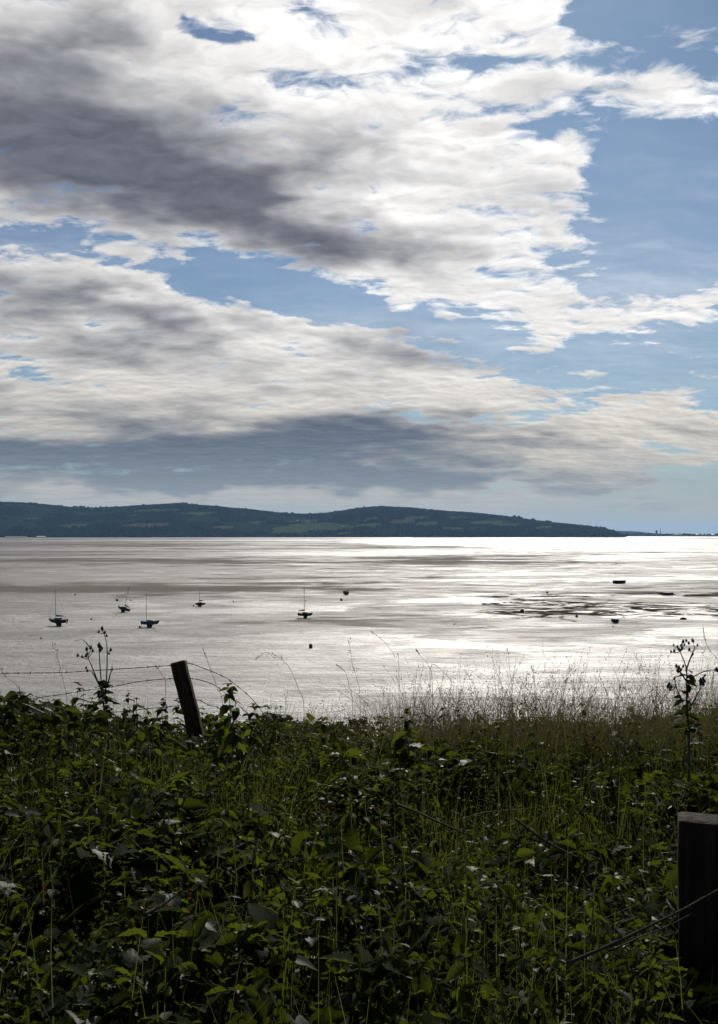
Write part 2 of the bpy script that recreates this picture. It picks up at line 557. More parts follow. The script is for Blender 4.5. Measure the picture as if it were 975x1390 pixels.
# fields: polygons (px, py ellipse) lying on the slope
fields = [(428, 715, 34, 5.5, 1), (395, 719, 26, 4, 1), (460, 716, 22, 4, 1), (350, 709, 12, 1.8, 1), (410, 708, 24, 1.6, 1), (500, 713, 18, 3, 1), (565, 703, 16, 2.2, 1), (545, 708, 18, 3.2, 2), (580, 711, 14, 3, 1),
          (660, 710, 22, 3, 1), (690, 713, 20, 2.4, 1), (200, 713, 34, 2.8, 2), (100, 714, 22, 2.2, 1), (215, 693, 34, 2.2, 1), (265, 697, 28, 2, 1), (620, 703, 14, 1.6, 1), (740, 716, 14, 1.8, 1),
          (505, 704, 10, 1.5, 2), (40, 705, 14, 1.5, 1), (300, 716, 16, 2, 2), (180, 700, 12, 1.4, 1), (470, 724, 10, 1.6, 1), (610, 718, 18, 2, 1)]


def to_px(X, Y, Z):
    dx, dy, dz = X, Y, Z - CAM_H
    f = dy * FW.y + dz * FW.z
    u = dy * UP.y + dz * UP.z
    return 487.5 + FPX * dx / f, 695 - FPX * u / f


fx_, fy_ = [], []


def field_of(X, Y, Z):
    px, py = to_px(X, Y, Z)
    wob = (fbm2(X / 90 + 11, Y / 130 + 5, 3, 9) - .5)
    out = np.zeros(X.shape, int)
    for (cx, cy, rx, ry, k) in fields:
        e = np.abs((px - cx) / rx) ** 3 + np.abs((py - cy + (px - cx) * .03) / ry) ** 3 + wob * 1.2
        out = np.where(e < 1, k, out)
    return out


V = np.stack([XX.ravel(), YY.ravel(), ZZ.ravel()], 1)
ii, jj = np.meshgrid(np.arange(nx - 1), np.arange(ny - 1))
a = (jj * nx + ii).ravel()
F = np.stack([a, a + 1, a + nx + 1, a + nx], 1)
cen = V[F].mean(1)
fid = field_of(cen[:, 0], cen[:, 1], cen[:, 2])
M_hill = simple_mat("hill_scrub", (.017, .025, .015), .9, scale=.02, var=.4, spec=0)  # scrub colour darkened to stand in for cloud shadow over the hills
M_field = simple_mat("pasture", (.060, .080, .026), .9, scale=.01, var=.25, spec=0)
M_field2 = simple_mat("stubble_field", (.085, .072, .040), .9, scale=.01, var=.2, spec=0)
M_wood = simple_mat("woodland", (.018, .026, .014), .9, scale=.05, var=.5, spec=0)  # tree colour also darkened in place of the cloud shadow
hills = np_mesh("hills", V, F, [M_hill, M_field, M_field2], True, fid)
tag(hills, "long dark wooded hills with green fields on the far shore", kind="structure")


def tree_mass(name, X, Y, Z, H, mat, label):
    """a far wood: many small uneven crowns (one mass nobody could count)"""
    n = len(X)
    base = []
    for j, (rr, zz) in enumerate(((.55, .05), (1.0, .45), (.62, .85))):
        for k in range(6):
            th = k * math.pi / 3 + j * .5
            base.append((rr * math.cos(th), rr * math.sin(th), zz))
    base.append((0, 0, 1.0))
    base = np.array(base)
    fb = []
    for j in range(2):
        for k in range(6):
            q0, q1 = j * 6 + k, j * 6 + (k + 1) % 6
            fb += [(q0, q1, q1 + 6), (q0, q1 + 6, q0 + 6)]
    for k in range(6): fb.append((12 + k, 12 + (k + 1) % 6, 18))
    fb = np.array(fb)
    jit = rng.uniform(.75, 1.25, (n, 19, 1))
    wd = (H * rng.uniform(.38, .7, n))[:, None, None]
    Vt = base[None] * jit
    Vt = Vt * np.concatenate([wd, wd, H[:, None, None]], 2)
    Vt += np.stack([X, Y, Z - .5], 1)[:, None, :]
    Ft = (fb[None] + (np.arange(n) * 19)[:, None, None]).reshape(-1, 3)
    o = np_mesh(name, Vt.reshape(-1, 3), Ft, mat, False)
    return tag(o, label, "woodland", kind="stuff")


n = 60000
X = rng.uniform(-4300, 2300, n); Y = rng.uniform(Y0 - 20, Y1 + 120, n)
# hedgerow and ridge bias
den = fbm2(X / 260, Y / 260, 4, 21)
Z = hill_z(X, Y)
fi = field_of(X, Y, Z)
keep = (den > .40) & (fi == 0) & (Z > 0)
Xr = rng.uniform(-4600, 2400, 1500); Yr = np.full(1500, Y1) + rng.uniform(-60, 60, 1500); Zr = hill_z(Xr, Yr)
kr = (fbm2(Xr / 120, Xr / 50, 3, 77) > .5) & (Zr > 0)
X = np.concatenate([X[keep], Xr[kr]]); Y = np.concatenate([Y[keep], Yr[kr]]); Z = np.concatenate([Z[keep], Zr[kr]])
H = rng.uniform(6, 15, len(X)); H[-int(kr.sum()):] = rng.uniform(9, 24, int(kr.sum())) * (.6 + .8 * (fbm2(Xr[kr] / 200, Xr[kr] * 0 + 4.2, 3, 78)))
tree_mass("hillside_woods", X, Y, Z, H, M_wood, "dark woods covering the slopes of the far hills")

# low shore in front of the hills on the left, and low land to the right of them
def low_land(name, x_px0, x_px1, Yn, Yf, z, label):
    a, c = at(x_px0, 724, Yn), at(x_px1, 724, Yn)
    xs = np.linspace(a.x, c.x, 160)
    ys = np.linspace(Yn, Yf, 6)
    X, Y = np.meshgrid(xs, ys)
    edge = np.minimum(np.clip((xs - xs[0]) / 80, 0, 1), 1)
    Z = (z * (.7 + .6 * fbm2(X / 200, Y / 300, 3, 8))) * edge[None, :]
    Z[0] = -.5
    V = np.stack([X.ravel(), Y.ravel(), Z.ravel()], 1)
    i, j = np.meshgrid(np.arange(159), np.arange(5)); q = (j * 160 + i).ravel()
    o = np_mesh(name, V, np.stack([q, q + 1, q + 161, q + 160], 1), M_hill, True)
    return tag(o, label, kind="structure")


ls = low_land("shore", 200, -500, 6300, 6900, 6, "low dark saltmarsh shore below the hills at left")
rs = low_land("coastal_land", 834, 1500, 9200, 11500, 10, "low hazy coastal land beyond the end of the hills")
n = 900
X = rng.uniform(at(-300, 724, 6500).x, at(192, 724, 6500).x, n); Y = rng.uniform(6320, 6850, n)
k = fbm2(X / 100, Y / 200, 3, 31) > .47
tree_mass("shore_woods", X[k], Y[k], np.full(k.sum(), 3.0), rng.uniform(4, 11, k.sum()), M_wood, "low dark trees and scrub along the left far shore")
n = 1500
X = rng.uniform(at(838, 724, 9600).x, at(1400, 724, 9600).x, n); Y = rng.uniform(9250, 10400, n)
k = fbm2(X / 160, Y / 400, 4, 37) > .45
tree_mass("coastal_woods", X[k], Y[k], np.full(k.sum(), 6.0), rng.uniform(7, 19, k.sum()), M_wood, "thin line of hazy trees on the low coast at right")
# faint distant ridge
pr = [(780, 728), (800, 724), (820, 721.5), (838, 720.5), (858, 721), (870, 722), (890, 724), (915, 726), (950, 728)]
mb = MB()
vv = []
for px, py in pr:
    p = at(px, py, 16500); vv += [Vector((p.x, 15200, -1)), p, Vector((p.x, 18500, -1))]
mb.add(vv, [q for i in range(len(pr) - 1) for q in ((3 * i, 3 * i + 3, 3 * i + 4, 3 * i + 1), (3 * i + 1, 3 * i + 4, 3 * i + 5, 3 * i + 2))])
tag(mb.build("distant_hill", M_hill, smooth=True), "faint low distant hill beyond the end of the dark ridge", kind="structure")

# far buildings
M_white = simple_mat("white_paint", (.75, .75, .72), .6, var=.08)
M_conc = simple_mat("weathered_concrete", (.30, .29, .28), .8, scale=.2)
M_slate = simple_mat("slate_roof", (.12, .12, .13), .6, scale=.3)
M_glass = simple_mat("dark_window_glass", (.03, .035, .04), .15, spec=.6)


def gable(mb, L, Wd, h0, h1):
    x, y = L / 2 + .4, Wd / 2 + .4
    t_ = .35
    for s in (0, t_):
        pass
    vs = [(-x, -y, h0), (x, -y, h0), (x, 0, h1), (-x, 0, h1), (x, y, h0), (-x, y, h0)]
    vs += [(p[0], p[1], p[2] - t_) for p in vs]
    mb.add(vs, [(0, 1, 2, 3), (3, 2, 4, 5), (7, 6, 9, 8), (8, 9, 11, 10), (0, 6, 7, 1), (5, 4, 10, 11), (1, 7, 8, 2), (2, 8, 10, 4), (0, 3, 9, 6), (3, 5, 11, 9)])


def shed(px, py, Y, L, Wd, hw, hr, label, name="shed", wall=M_conc, roof=M_white, z=None, group=None, windows=0, cat="shed"):
    p = at(px, py, Y)
    zz = p.z if z is None else z
    e = empty(name, (p.x, Y, zz), label, cat, group)
    mb = MB(); mb.box((0, 0, hw / 2), (L, Wd, hw))
    mb.add([(-L / 2, -Wd / 2, hw), (-L / 2, Wd / 2, hw), (-L / 2, 0, hr - .35), (L / 2, -Wd / 2, hw), (L / 2, Wd / 2, hw), (L / 2, 0, hr - .35)], [(1, 0, 2), (3, 4, 5)])
    mb.build("wall", wall, e)
    mb = MB(); gable(mb, L, Wd, hw - .2, hr); mb.build("roof", roof, e)
    for i in range(windows):
        mb = MB(); mb.box((-L / 2 + (i + .5) * L / windows, -Wd / 2 - .05, hw * .55), (L / windows * .4, .16, hw * .4)); mb.build("window", M_glass, e)
    return e


shed(56, 726.4, 6250, 46, 30, 4.5, 9, "short white roofed shed on the low far shore", z=1.0)
shed(22, 726.5, 6250, 120, 40, 4.0, 7, "long pale roofed shed at the left end of the far shore", z=1.0, roof=M_conc)
def hz_at(px, Y):
    x = at(px, 720, Y).x
    return float(hill_z(np.array([x]), np.array([Y]))[0])


for px, Y, lab in ((466, 7450, "white farmhouse beside the bright green fields on the hill"), (404, 7900, "small pale house on the slope above the bright green fields"),
                   (497, 7600, "pale cottage right of the white farmhouse on the hillside"), (300, 7500, "lone pale cottage in the dark woods left of the bright fields")):
    shed(px, 716, Y, 16, 10, 6, 10.5, lab, "house", M_white, M_slate, z=hz_at(px, Y) - 1, group="houses on the far hillside", windows=3, cat="house")

p = at(896.8, 727, 9300)
e = empty("chimney", (p.x, 9300, 4), "tall thin industrial chimney on the hazy right horizon", "chimney")
mb = MB(); mb.tube([(0, 0, 0), (0, 0, 62)], [3.2, 2.2], 14); mb.build("shaft", M_conc, e, True)
mb = MB(); mb.tube([(0, 0, 62), (0, 0, 64)], [2.9, 2.9], 14); mb.build("rim", M_slate, e, True)
p = at(891.5, 727, 9320)
e = empty("tower_block", (p.x, 9320, 4), "square tower block just left of the thin chimney", "tower")
mb = MB(); mb.box((0, 0, 22), (14, 14, 44)); mb.build("wall", M_conc, e)
mb = MB(); mb.box((0, 0, 46), (8, 8, 4)); mb.build("roof_house", M_slate, e)
for k in range(6):
    mb = MB(); mb.box((0, -7.05, 6 + k * 6.5), (11, .3, 2.4)); mb.build("window", M_glass, e)
p = at(871, 727, 9300)
e = empty("factory", (p.x, 9300, 4), "stepped grey factory block left of the tower block on the right horizon", "factory")
mb = MB(); mb.box((0, 0, 14), (44, 30, 28)); mb.box((36, 0, 9), (28, 26, 18)); mb.build("wall", M_conc, e)
mb = MB(); mb.box((-10, 0, 30.5), (16, 18, 5)); mb.build("roof_house", M_slate, e)
for k in range(3):
    mb = MB(); mb.box((0, -15.05, 6 + k * 8), (38, .3, 2.5)); mb.build("window", M_glass, e)
shed(920, 727, 9300, 70, 30, 9, 13, "long pale warehouse right of the thin chimney", "warehouse", M_conc, M_conc, z=4, cat="warehouse")


# ------------------------------------------------------------------ boats on the mud
M_navy = simple_mat("dark_navy_hull", (.018, .024, .045), .45, var=.3, scale=1.5)
M_blue = simple_mat("faded_blue_hull", (.035, .055, .085), .5, var=.3, scale=1.5)
M_black = simple_mat("tarred_black_hull", (.016, .016, .017), .6, var=.3, scale=1.5)
M_green = simple_mat("dark_green_hull", (.02, .035, .03), .5, var=.3, scale=1.5)
M_brown = simple_mat("varnished_dark_wood", (.05, .028, .018), .5, var=.3, scale=2)
M_deck = simple_mat("pale_grey_deck", (.30, .30, .29), .7, var=.15, scale=2)
M_keel = simple_mat("fouled_antifouling_paint", (.03, .022, .02), .8, var=.35, scale=3)
M_alu = simple_mat("dull_aluminium", (.22, .22, .23), .45, .7, .1)
M_canvas = simple_mat("dark_blue_canvas", (.015, .022, .05), .85, var=.2, scale=4)
M_red = simple_mat("red_buoy_plastic", (.35, .05, .03), .5, var=.2, scale=4)
M_dark = simple_mat("black_rubber", (.02, .02, .02), .7, var=.3, scale=4)
M_rope = simple_mat("weathered_rope", (.10, .09, .07), .9, var=.2, scale=20)


def hull_mesh(L, B, D, sheer=.18, transom=.7, fine=1.0, rake=.14, rocker=.35):
    """lofted hull, bow towards +X; z=0 at the lowest point of the canoe body. Returns MB and the deck height function"""
    n, m = 13, 9
    mb = MB(); V = []
    rings = []
    for i in range(n):
        t = i / (n - 1)                       # 0 stern, 1 bow
        hb = B / 2 * (transom + (1 - transom) * math.sin(min(1, t / .45) * math.pi / 2)) if t < .45 else B / 2 * max(0.02, (1 - ((t - .45) / .55) ** (1.7 * fine)))
        zt = D * (1 + sheer * ((t - .35) / .65) ** 2)
        zb = D * rocker * (abs(t - .45) / .55) ** 2.2
        ring = []
        for j in range(m):
            a = -1 + 2 * j / (m - 1)
            y = hb * math.copysign(abs(math.sin(a * math.pi / 2)) ** .75, a)
            k = 1 - abs(a)
            z = zb + (zt - zb) * (1 - math.sin(k * math.pi / 2) ** .62)
            x = -L / 2 + L * t + rake * L * (t ** 3) * ((z - zb) / max(.01, zt - zb) - 1) * .7
            ring.append((x, y, z))
        rings.append(ring)
    V = [p for r_ in rings for p in r_]
    F = []
    for i in range(n - 1):
        for j in range(m - 1):
            F.append((i * m + j, i * m + j + 1, (i + 1) * m + j + 1, (i + 1) * m + j))
    F.append(tuple(range(m)))                 # transom
    F.append(tuple(range((n - 1) * m, n * m))[::-1])
    mb.add(V, F)
    deck = [(r_[0], r_[-1]) for r_ in rings]
    return mb, deck


def deck_mesh(deck, drop):
    mb = MB()
    V = []
    for a, c in deck:
        V += [(a[0], a[1] * .97, a[2] - drop), (c[0], c[1] * .97, c[2] - drop)]
    mb.add(V, [(2 * i, 2 * i + 1, 2 * i + 3, 2 * i + 2) for i in range(len(deck) - 1)])
    return mb


def gunwale_mesh(deck, r):
    mb = MB()
    mb.tube([a for a, c in deck], r, 5)
    mb.tube([c for a, c in deck], r, 5)
    return mb


def sailboat(px, py, len_px, mast_px, heading, heel, label, hull_mat, keel='fin', cabin=True, boom=True, stays=True, mast_t=.58, lean=0.0, mast_r=.065, real_len=None, gallows=False, boom_up=.1):
    p = on_mud(px, py)
    u = p.y / FPX * 1.003
    L = len_px * u if real_len is None else real_len
    mast_h = mast_px * u
    e = empty("sailing_boat", p, label, "sailing boat", "sailing boats aground on the mud")
    e.rotation_euler = (heel, lean, heading)
    B, D = L * .36, L * .19
    kz = L * (.13 if keel == 'fin' else .12)
    mb, deck = hull_mesh(L, B, D)
    mb.v = [(x, y, z + kz) for x, y, z in mb.v]
    deck = [(Vector(a) + Vector((0, 0, kz)), Vector(c) + Vector((0, 0, kz))) for a, c in deck]
    h = mb.build("hull", hull_mat, e, True)
    deck_mesh(deck, .02).build("deck", M_deck, e)
    gunwale_mesh(deck, L * .008).build("rubbing_strake", M_brown, e)
    if keel == 'fin':
        mb = MB()
        a0, a1 = -L * .2, L * .12
        mb.add([(a0, -.06, kz + D * .15), (a1, -.06, kz + D * .12), (a1 - L * .06, -.07, 0), (a0 - L * .0, -.07, 0), (a0, .06, kz + D * .15), (a1, .06, kz + D * .12), (a1 - L * .06, .07, 0), (a0, .07, 0)],
               [(0, 1, 2, 3), (7, 6, 5, 4), (1, 5, 6, 2), (0, 3, 7, 4), (3, 2, 6, 7), (0, 4, 5, 1)])
        mb.build("keel", M_keel, e)
    else:
        for sgn in (-1, 1):
            mb = MB()
            y0, y1 = sgn * B * .22, sgn * B * .3
            a0, a1 = -L * .1, L * .1
            mb.add([(a0, y0 - .05, kz + D * .25), (a1, y0 - .05, kz + D * .25), (a1 - L * .05, y1 - .05, 0), (a0, y1 - .05, 0), (a0, y0 + .05, kz + D * .25), (a1, y0 + .05, kz + D * .25), (a1 - L * .05, y1 + .05, 0), (a0, y1 + .05, 0)],
                   [(0, 1, 2, 3), (7, 6, 5, 4), (1, 5, 6, 2), (0, 3, 7, 4), (3, 2, 6, 7), (0, 4, 5, 1)])
            mb.build("bilge_keel", M_keel, e)
    mb = MB(); mb.box((-L * .49, 0, kz + D * .45), (L * .05, .05, D * .95)); mb.box((-L * .52, 0, kz + D * 1.02), (L * .12, .04, .05)); mb.build("rudder", M_keel, e)
    zt = kz + D
    mx = -L / 2 + L * mast_t
    if cabin:
        mb = MB()
        x0, x1, hw = -L * .18, L * .2, B * .3
        zh = D * .42
        mb.add([(x0, -hw, zt - .03), (x1, -hw * .7, zt), (x1, hw * .7, zt), (x0, hw, zt - .03), (x0, -hw * .85, zt + zh), (x1 - L * .06, -hw * .5, zt + zh * .75), (x1 - L * .06, hw * .5, zt + zh * .75), (x0, hw * .85, zt + zh)],
               [(0, 1, 5, 4), (1, 2, 6, 5), (2, 3, 7, 6), (3, 0, 4, 7), (4, 5, 6, 7)])
        cb = mb.build("cabin", hull_mat if hull_mat is not M_blue else M_deck, e)
        for sgn in (-1, 1):
            mb = MB(); mb.box((x0 * .2, sgn * hw * .86, zt + zh * .5), (L * .14, .05, zh * .35)); mb.build("window", M_glass, cb)
    ztop = kz + D * .6 + mast_h
    mb = MB(); mb.tube([(mx, 0, zt - .1), (mx, 0, ztop)], [mast_r, mast_r * .75], 8); mast = mb.build("mast", M_alu, e, True)
    mb = MB(); mb.tube([(mx, -B * .28, zt + mast_h * .55), (mx, B * .28, zt + mast_h * .55)], .025, 5); mb.build("spreader", M_alu, mast)
    if boom:
        mb = MB()
        bz = zt + D * .75
        mb.tube([(mx - .05, 0, bz), (mx - L * .44, 0, bz + boom_up)], .05, 6)
        bo = mb.build("boom", M_alu, e)
        mb = MB()
        mb.tube([(mx - .02, 0, bz + .42), (mx - L * .06, 0, bz + .2), (mx - L * .2, 0, bz + .17 + boom_up * .5), (mx - L * .4, 0, bz + .1 + boom_up * .9)], [.14, .19, .16, .08], 8)
        mb.build("sail_cover", M_canvas, bo, True)
    if stays:
        bow = deck[-1][0]
        mb = MB()
        mb.tube([(bow[0] - .1, 0, bow[2]), (mx, 0, ztop - .3)], .014, 4)
        mb.tube([(-L / 2 + .1, 0, zt), (mx, 0, ztop - .05)], .012, 4)
        for sgn in (-1, 1): mb.tube([(mx - .1, sgn * B * .46, zt), (mx, sgn * B * .28, zt + mast_h * .55), (mx, 0, ztop - .3)], .012, 4)
        mb.build("rigging", M_alu, e)
        # pulpit rail at the bow, stern post
        mb = MB()
        mb.tube([(bow[0] - L * .1, -B * .2, bow[2]), (bow[0] - L * .1, -B * .2, bow[2] + .5), (bow[0], 0, bow[2] + .55), (bow[0] - L * .1, B * .2, bow[2] + .5), (bow[0] - L * .1, B * .2, bow[2])], .025, 5)
        mb.build("pulpit_rail", M_alu, e)
    if gallows:
        mb = MB(); mb.tube([(-L * .4, -B * .3, zt), (-L * .4, -B * .3, zt + .9), (-L * .4, B * .3, zt + .9), (-L * .4, B * .3, zt)], .03, 5); mb.build("stern_frame", M_alu, e)
    return e


PI = math.pi
sailboat(78.5, 849.6, 27.5, 46, PI - .25, R(-3), "largest dark navy sailing boat with blue sail cover on its boom", M_navy, 'fin', True, True, True, .60, gallows=True)
sailboat(166.5, 831.0, 20, 31, PI - .5, R(8), "dark blue sailing boat leaning with its mast tilted to the left", M_navy, 'bilge', True, True, True, .42, lean=R(-9), boom_up=-.25)
sailboat(204.5, 851.6, 26, 41, -.15, R(2), "faded blue grey sailing boat with bare mast and bow pointing right", M_blue, 'fin', True, False, False, .28)
sailboat(271, 824.0, 17, 23, PI + .95, R(-3), "small stubby dark sailing boat with short mast seen half from its stern", M_black, 'bilge', True, True, False, .55)
sailboat(415, 839.2, 21.5, 40, -.35, R(1), "black sailing boat standing upright on two bilge keels with fine rigging", M_black, 'bilge', True, True, True, .42, gallows=True)


def open_boat(name, px, py, len_px, depth_px, heading, label, mat, cat, transom=.75, heel=0.0, thwarts=2, pole_px=0, pole_at=0.0, group=None, sheer=.2, beam=.36, rocker=.3):
    p = on_mud(px, py)
    u = p.y / FPX
    L = len_px * u
    D = depth_px * u
    e = empty(name, p, label, cat, group)
    e.rotation_euler = (heel, 0, heading)
    mb, deck = hull_mesh(L, L * beam, D, sheer, transom, 1.0, .1, rocker)
    mb.build("hull", mat, e, True)
    deck_mesh(deck, D * .35).build("floorboards", M_brown, e)
    gunwale_mesh(deck, max(.03, L * .012)).build("gunwale", M_brown, e)
    for k in range(thwarts):
        x = -L * .22 + k * L * .3
        mb = MB(); mb.box((x, 0, D * .82), (L * .06, L * beam * .86, .04)); mb.build("thwart", M_brown, e)
    if pole_px:
        mb = MB(); mb.tube([(pole_at * L, 0, D * .2), (pole_at * L, 0, pole_px * u)], [.05, .035], 6); mb.build("mast", M_alu, e)
    return e


open_boat("rowing_boat", 470.5, 807.5, 11, 5.0, .9, "small rounded black dinghy with a thin pole, lying alone far out", M_black, "dinghy", .8, R(10), 2, 9, .1, "open boats on the mud", beam=.5)
open_boat("punt", 841.5, 792.5, 18, 4.6, 0.05, "long flat black punt with a thin pole standing near its left end", M_black, "punt", .92, 0, 3, 15, -.3, "open boats on the mud", .05, .3, .12)
open_boat("punt", 905.5, 808.3, 17.5, 3.2, PI + .05, "low dark brown open boat on the bright wet sand near the right edge", M_brown, "punt", .6, 0, 3, 0, 0, "open boats on the mud", .45, .28, .3)
open_boat("rowing_boat", 835, 846, 10.5, 5.0, PI - .5, "small dark grey dinghy on its own below the dark weed bed", M_navy, "dinghy", .8, R(-6), 2, 0, 0, "open boats on the mud", beam=.48)


def buoy(px, py, r_px, label, mat, kind=0):
    p = on_mud(px, py)
    r = r_px * p.y / FPX
    e = empty("mooring_buoy", p, label, "buoy", "mooring buoys on the mud")
    mb = MB(); mb.blob((0, 0, r * .9), (r * (1.25 if kind else 1), r, r * .9), 12, 8); mb.build("float", mat, e, True)
    mb = MB()
    mb.tube([(0, 0, r * 1.7), (0, 0, r * 2.05), (r * .25, 0, r * 2.2), (r * .1, 0, r * 1.9)], r * .07, 5); mb.build("ring", M_alu, e)
    mb = MB(); mb.tube([(r * .5, -r * .5, r * .2), (r * 1.6, -r * .9, .03), (r * 3.2, -r * .5, .03), (r * 4.5, -r * 1.2, .02)], r * .08, 5); mb.build("chain", M_keel, e)


for q in ((102, 808, 1.0, "tiny dark buoy above and right of the largest navy sailing boat", M_dark), (124, 841.5, 1.3, "red buoy between the navy boat and the blue grey boat", M_red),
          (159, 816, 1.6, "dark buoy just above the bow of the leaning boat", M_dark, 1), (177, 815.5, .9, "tiny dark buoy above the stern of the leaning boat", M_dark),
          (190, 852, 1.3, "dark buoy at the stern of the faded blue grey boat", M_dark, 1), (55.5, 867.5, 1.3, "small dull red buoy below the largest navy sailing boat", M_red),
          (263, 823.2, 1.1, "dark buoy beside the small stubby boat with the short mast", M_dark), (317, 817.5, 1.0, "tiny grey buoy right of the small stubby boat", M_conc),
          (463.5, 815.6, 1.6, "dark buoy below the black dinghy lying far out", M_dark, 1), (743, 805.2, 1.4, "small dark buoy on the bright sand above the weed bed", M_dark, 1),
          (832.5, 851, .8, "tiny dark buoy just below the dark grey dinghy", M_dark), (415, 816, .7, "tiny dark buoy behind the mast of the boat on bilge keels", M_dark),
          (617, 848, .9, "tiny buoy on the mud left of the weed bed", M_dark)):
    buoy(*q)


def rock(px, py, rx, rz, label):
    p = on_mud(px, py)
    u = p.y / FPX
    mb = MB(); mb.blob((0, 0, rz * u * .35), (rx * u, rx * u * .8, rz * u * .75), 11, 7, jitter=.18)
    o = mb.build("rock", M_rock); o.location = p
    tag(o, label, "rock", "weedy rocks on the mud")


M_rock = simple_mat("weedy_rock", (.035, .03, .024), .9, var=.45, scale=3)
rock(422, 880, 2.6, 5.5, "blocky dark sinker stone on the near mud below the boat on bilge keels")
rock(709, 831, 2.6, 4, "round dark rock at the left end of the weed bed")
rock(783, 838, 1.8, 3, "small dark rock on the lower edge of the weed bed")
rock(928, 841, 4.5, 2.6, "low flat dark rock right of the dark grey dinghy")


# ------------------------------------------------------------------ the bank we stand on
def leaf_material(name, c0, c1, tr, rough=.42, trans=.45, spec=.5):
    m, t, b = new_mat(name)
    at_ = t.node('ShaderNodeAttribute', attribute_name="tint")
    col = t.mix(at_.outputs['Fac'], rgb(*c0), rgb(*c1))
    t.l.new(col, b.inputs['Base Color'])
    gl = t.math('FRACT', t.math('MULTIPLY', at_.outputs['Fac'], 7.31))
    t.l.new(t.mrange(gl, .62, .8, rough + .25, rough - .08), b.inputs['Roughness'])
    t.l.new(t.mrange(gl, .62, .8, spec * .5, spec * 1.6), b.inputs['Specular IOR Level'])
    tl = t.node('ShaderNodeBsdfTranslucent')
    tc = t.mix(at_.outputs['Fac'], rgb(*[q * .6 for q in tr]), rgb(*tr))
    t.l.new(tc, tl.inputs['Color'])
    ms = t.node('ShaderNodeMixShader'); ms.inputs[0].default_value = trans
    t.l.new(b.outputs[0], ms.inputs[1]); t.l.new(tl.outputs[0], ms.inputs[2])
    t.l.new(ms.outputs[0], m.node_tree.nodes['Material Output'].inputs['Surface'])
    return m


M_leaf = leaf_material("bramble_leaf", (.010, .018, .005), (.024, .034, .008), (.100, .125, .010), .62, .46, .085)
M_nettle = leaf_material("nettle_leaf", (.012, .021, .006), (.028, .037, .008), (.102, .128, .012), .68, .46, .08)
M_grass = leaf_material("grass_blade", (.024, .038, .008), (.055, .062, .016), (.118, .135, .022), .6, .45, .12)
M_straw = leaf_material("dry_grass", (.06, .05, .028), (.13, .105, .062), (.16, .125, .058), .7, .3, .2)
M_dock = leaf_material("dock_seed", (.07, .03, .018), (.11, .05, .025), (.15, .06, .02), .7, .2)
M_stem = simple_mat("green_stem", (.045, .06, .025), .6, scale=10)
M_cane = simple_mat("dead_bramble_cane", (.045, .034, .026), .85, scale=14, spec=.06)
M_soil = simple_mat("bank_soil", (.030, .026, .018), .95, scale=5, var=.4, spec=.1)
M_slope = simple_mat("rough_bank_grass", (.045, .06, .022), .9, scale=.8, var=.5, spec=.1)


def ground_z(X, Y):
    X = np.asarray(X, float); Y = np.asarray(Y, float)
    z = CAM_H - 1.66 - .03 * np.clip(Y, 0, 9) + .10 * (fbm2(X / 1.5 + 50, Y / 1.5 + 50, 3, 51) - .5)
    edge = 8.7 + .5 * (fbm2(X / 3 + 20, X * 0 + 3.3, 3, 53) - .5)
    d = np.clip(Y - edge, 0, None)
    drop = .62 * d * d / (d + 1.2)
    return np.maximum(z - drop, -.6)


def cano(X, Y):
    """height of the thicket above the ground"""
    X = np.asarray(X, float); Y = np.asarray(Y, float)
    h = .79 - .036 * Y + (.55 - .03 * Y) * (fbm2(X / .7 + 31, Y / .9 + 31, 4, 57) - .5) + .16 * (fbm2(X / .2 + 9, Y / .2 + 9, 2, 58) - .5)
    h = h + .10 * np.clip((-X - 2.0) / .5, 0, 1) * np.clip((Y - 5) / 2, 0, 1) - .07 * np.clip(1 - np.abs(X + .6) / 1.5, 0, 1) * np.clip((Y - 6) / 1.5, 0, 1)
    h = h * np.clip((Y - .75) / .9, .12, 1)
    return np.maximum(h, .05)


gx = np.concatenate([np.linspace(-160, -8, 60), np.linspace(-7.6, 7.6, 90), np.linspace(8, 160, 60)])
gy = np.concatenate([np.linspace(-12, 0, 14), np.linspace(.3, 12, 60), np.linspace(12.6, 56, 50)])
GX, GY = np.meshgrid(gx, gy)
GZ = ground_z(GX, GY)
nx_ = len(gx)
ii, jj = np.meshgrid(np.arange(nx_ - 1), np.arange(len(gy) - 1)); q = (jj * nx_ + ii).ravel()
Fg = np.stack([q, q + 1, q + nx_ + 1, q + nx_], 1)
cy = GY.ravel()[Fg].mean(1); cy = np.where(np.abs(GX.ravel()[Fg].mean(1)) > 4.2, 20, cy)
o = np_mesh("ground", np.stack([GX.ravel(), GY.ravel(), GZ.ravel()], 1), Fg, [M_soil, M_slope], True, (cy > 9.5).astype(int))
tag(o, "dark soil of the high bank above the shore", kind="structure")


def frames(nrm, head):
    """orthonormal frames: x along the leaf, y across, z = normal"""
    nrm = nrm / np.linalg.norm(nrm, axis=1, keepdims=True)
    hx = head - nrm * (head * nrm).sum(1, keepdims=True)
    hx /= np.linalg.norm(hx, axis=1, keepdims=True)
    hy = np.cross(nrm, hx)
    return hx, hy, nrm


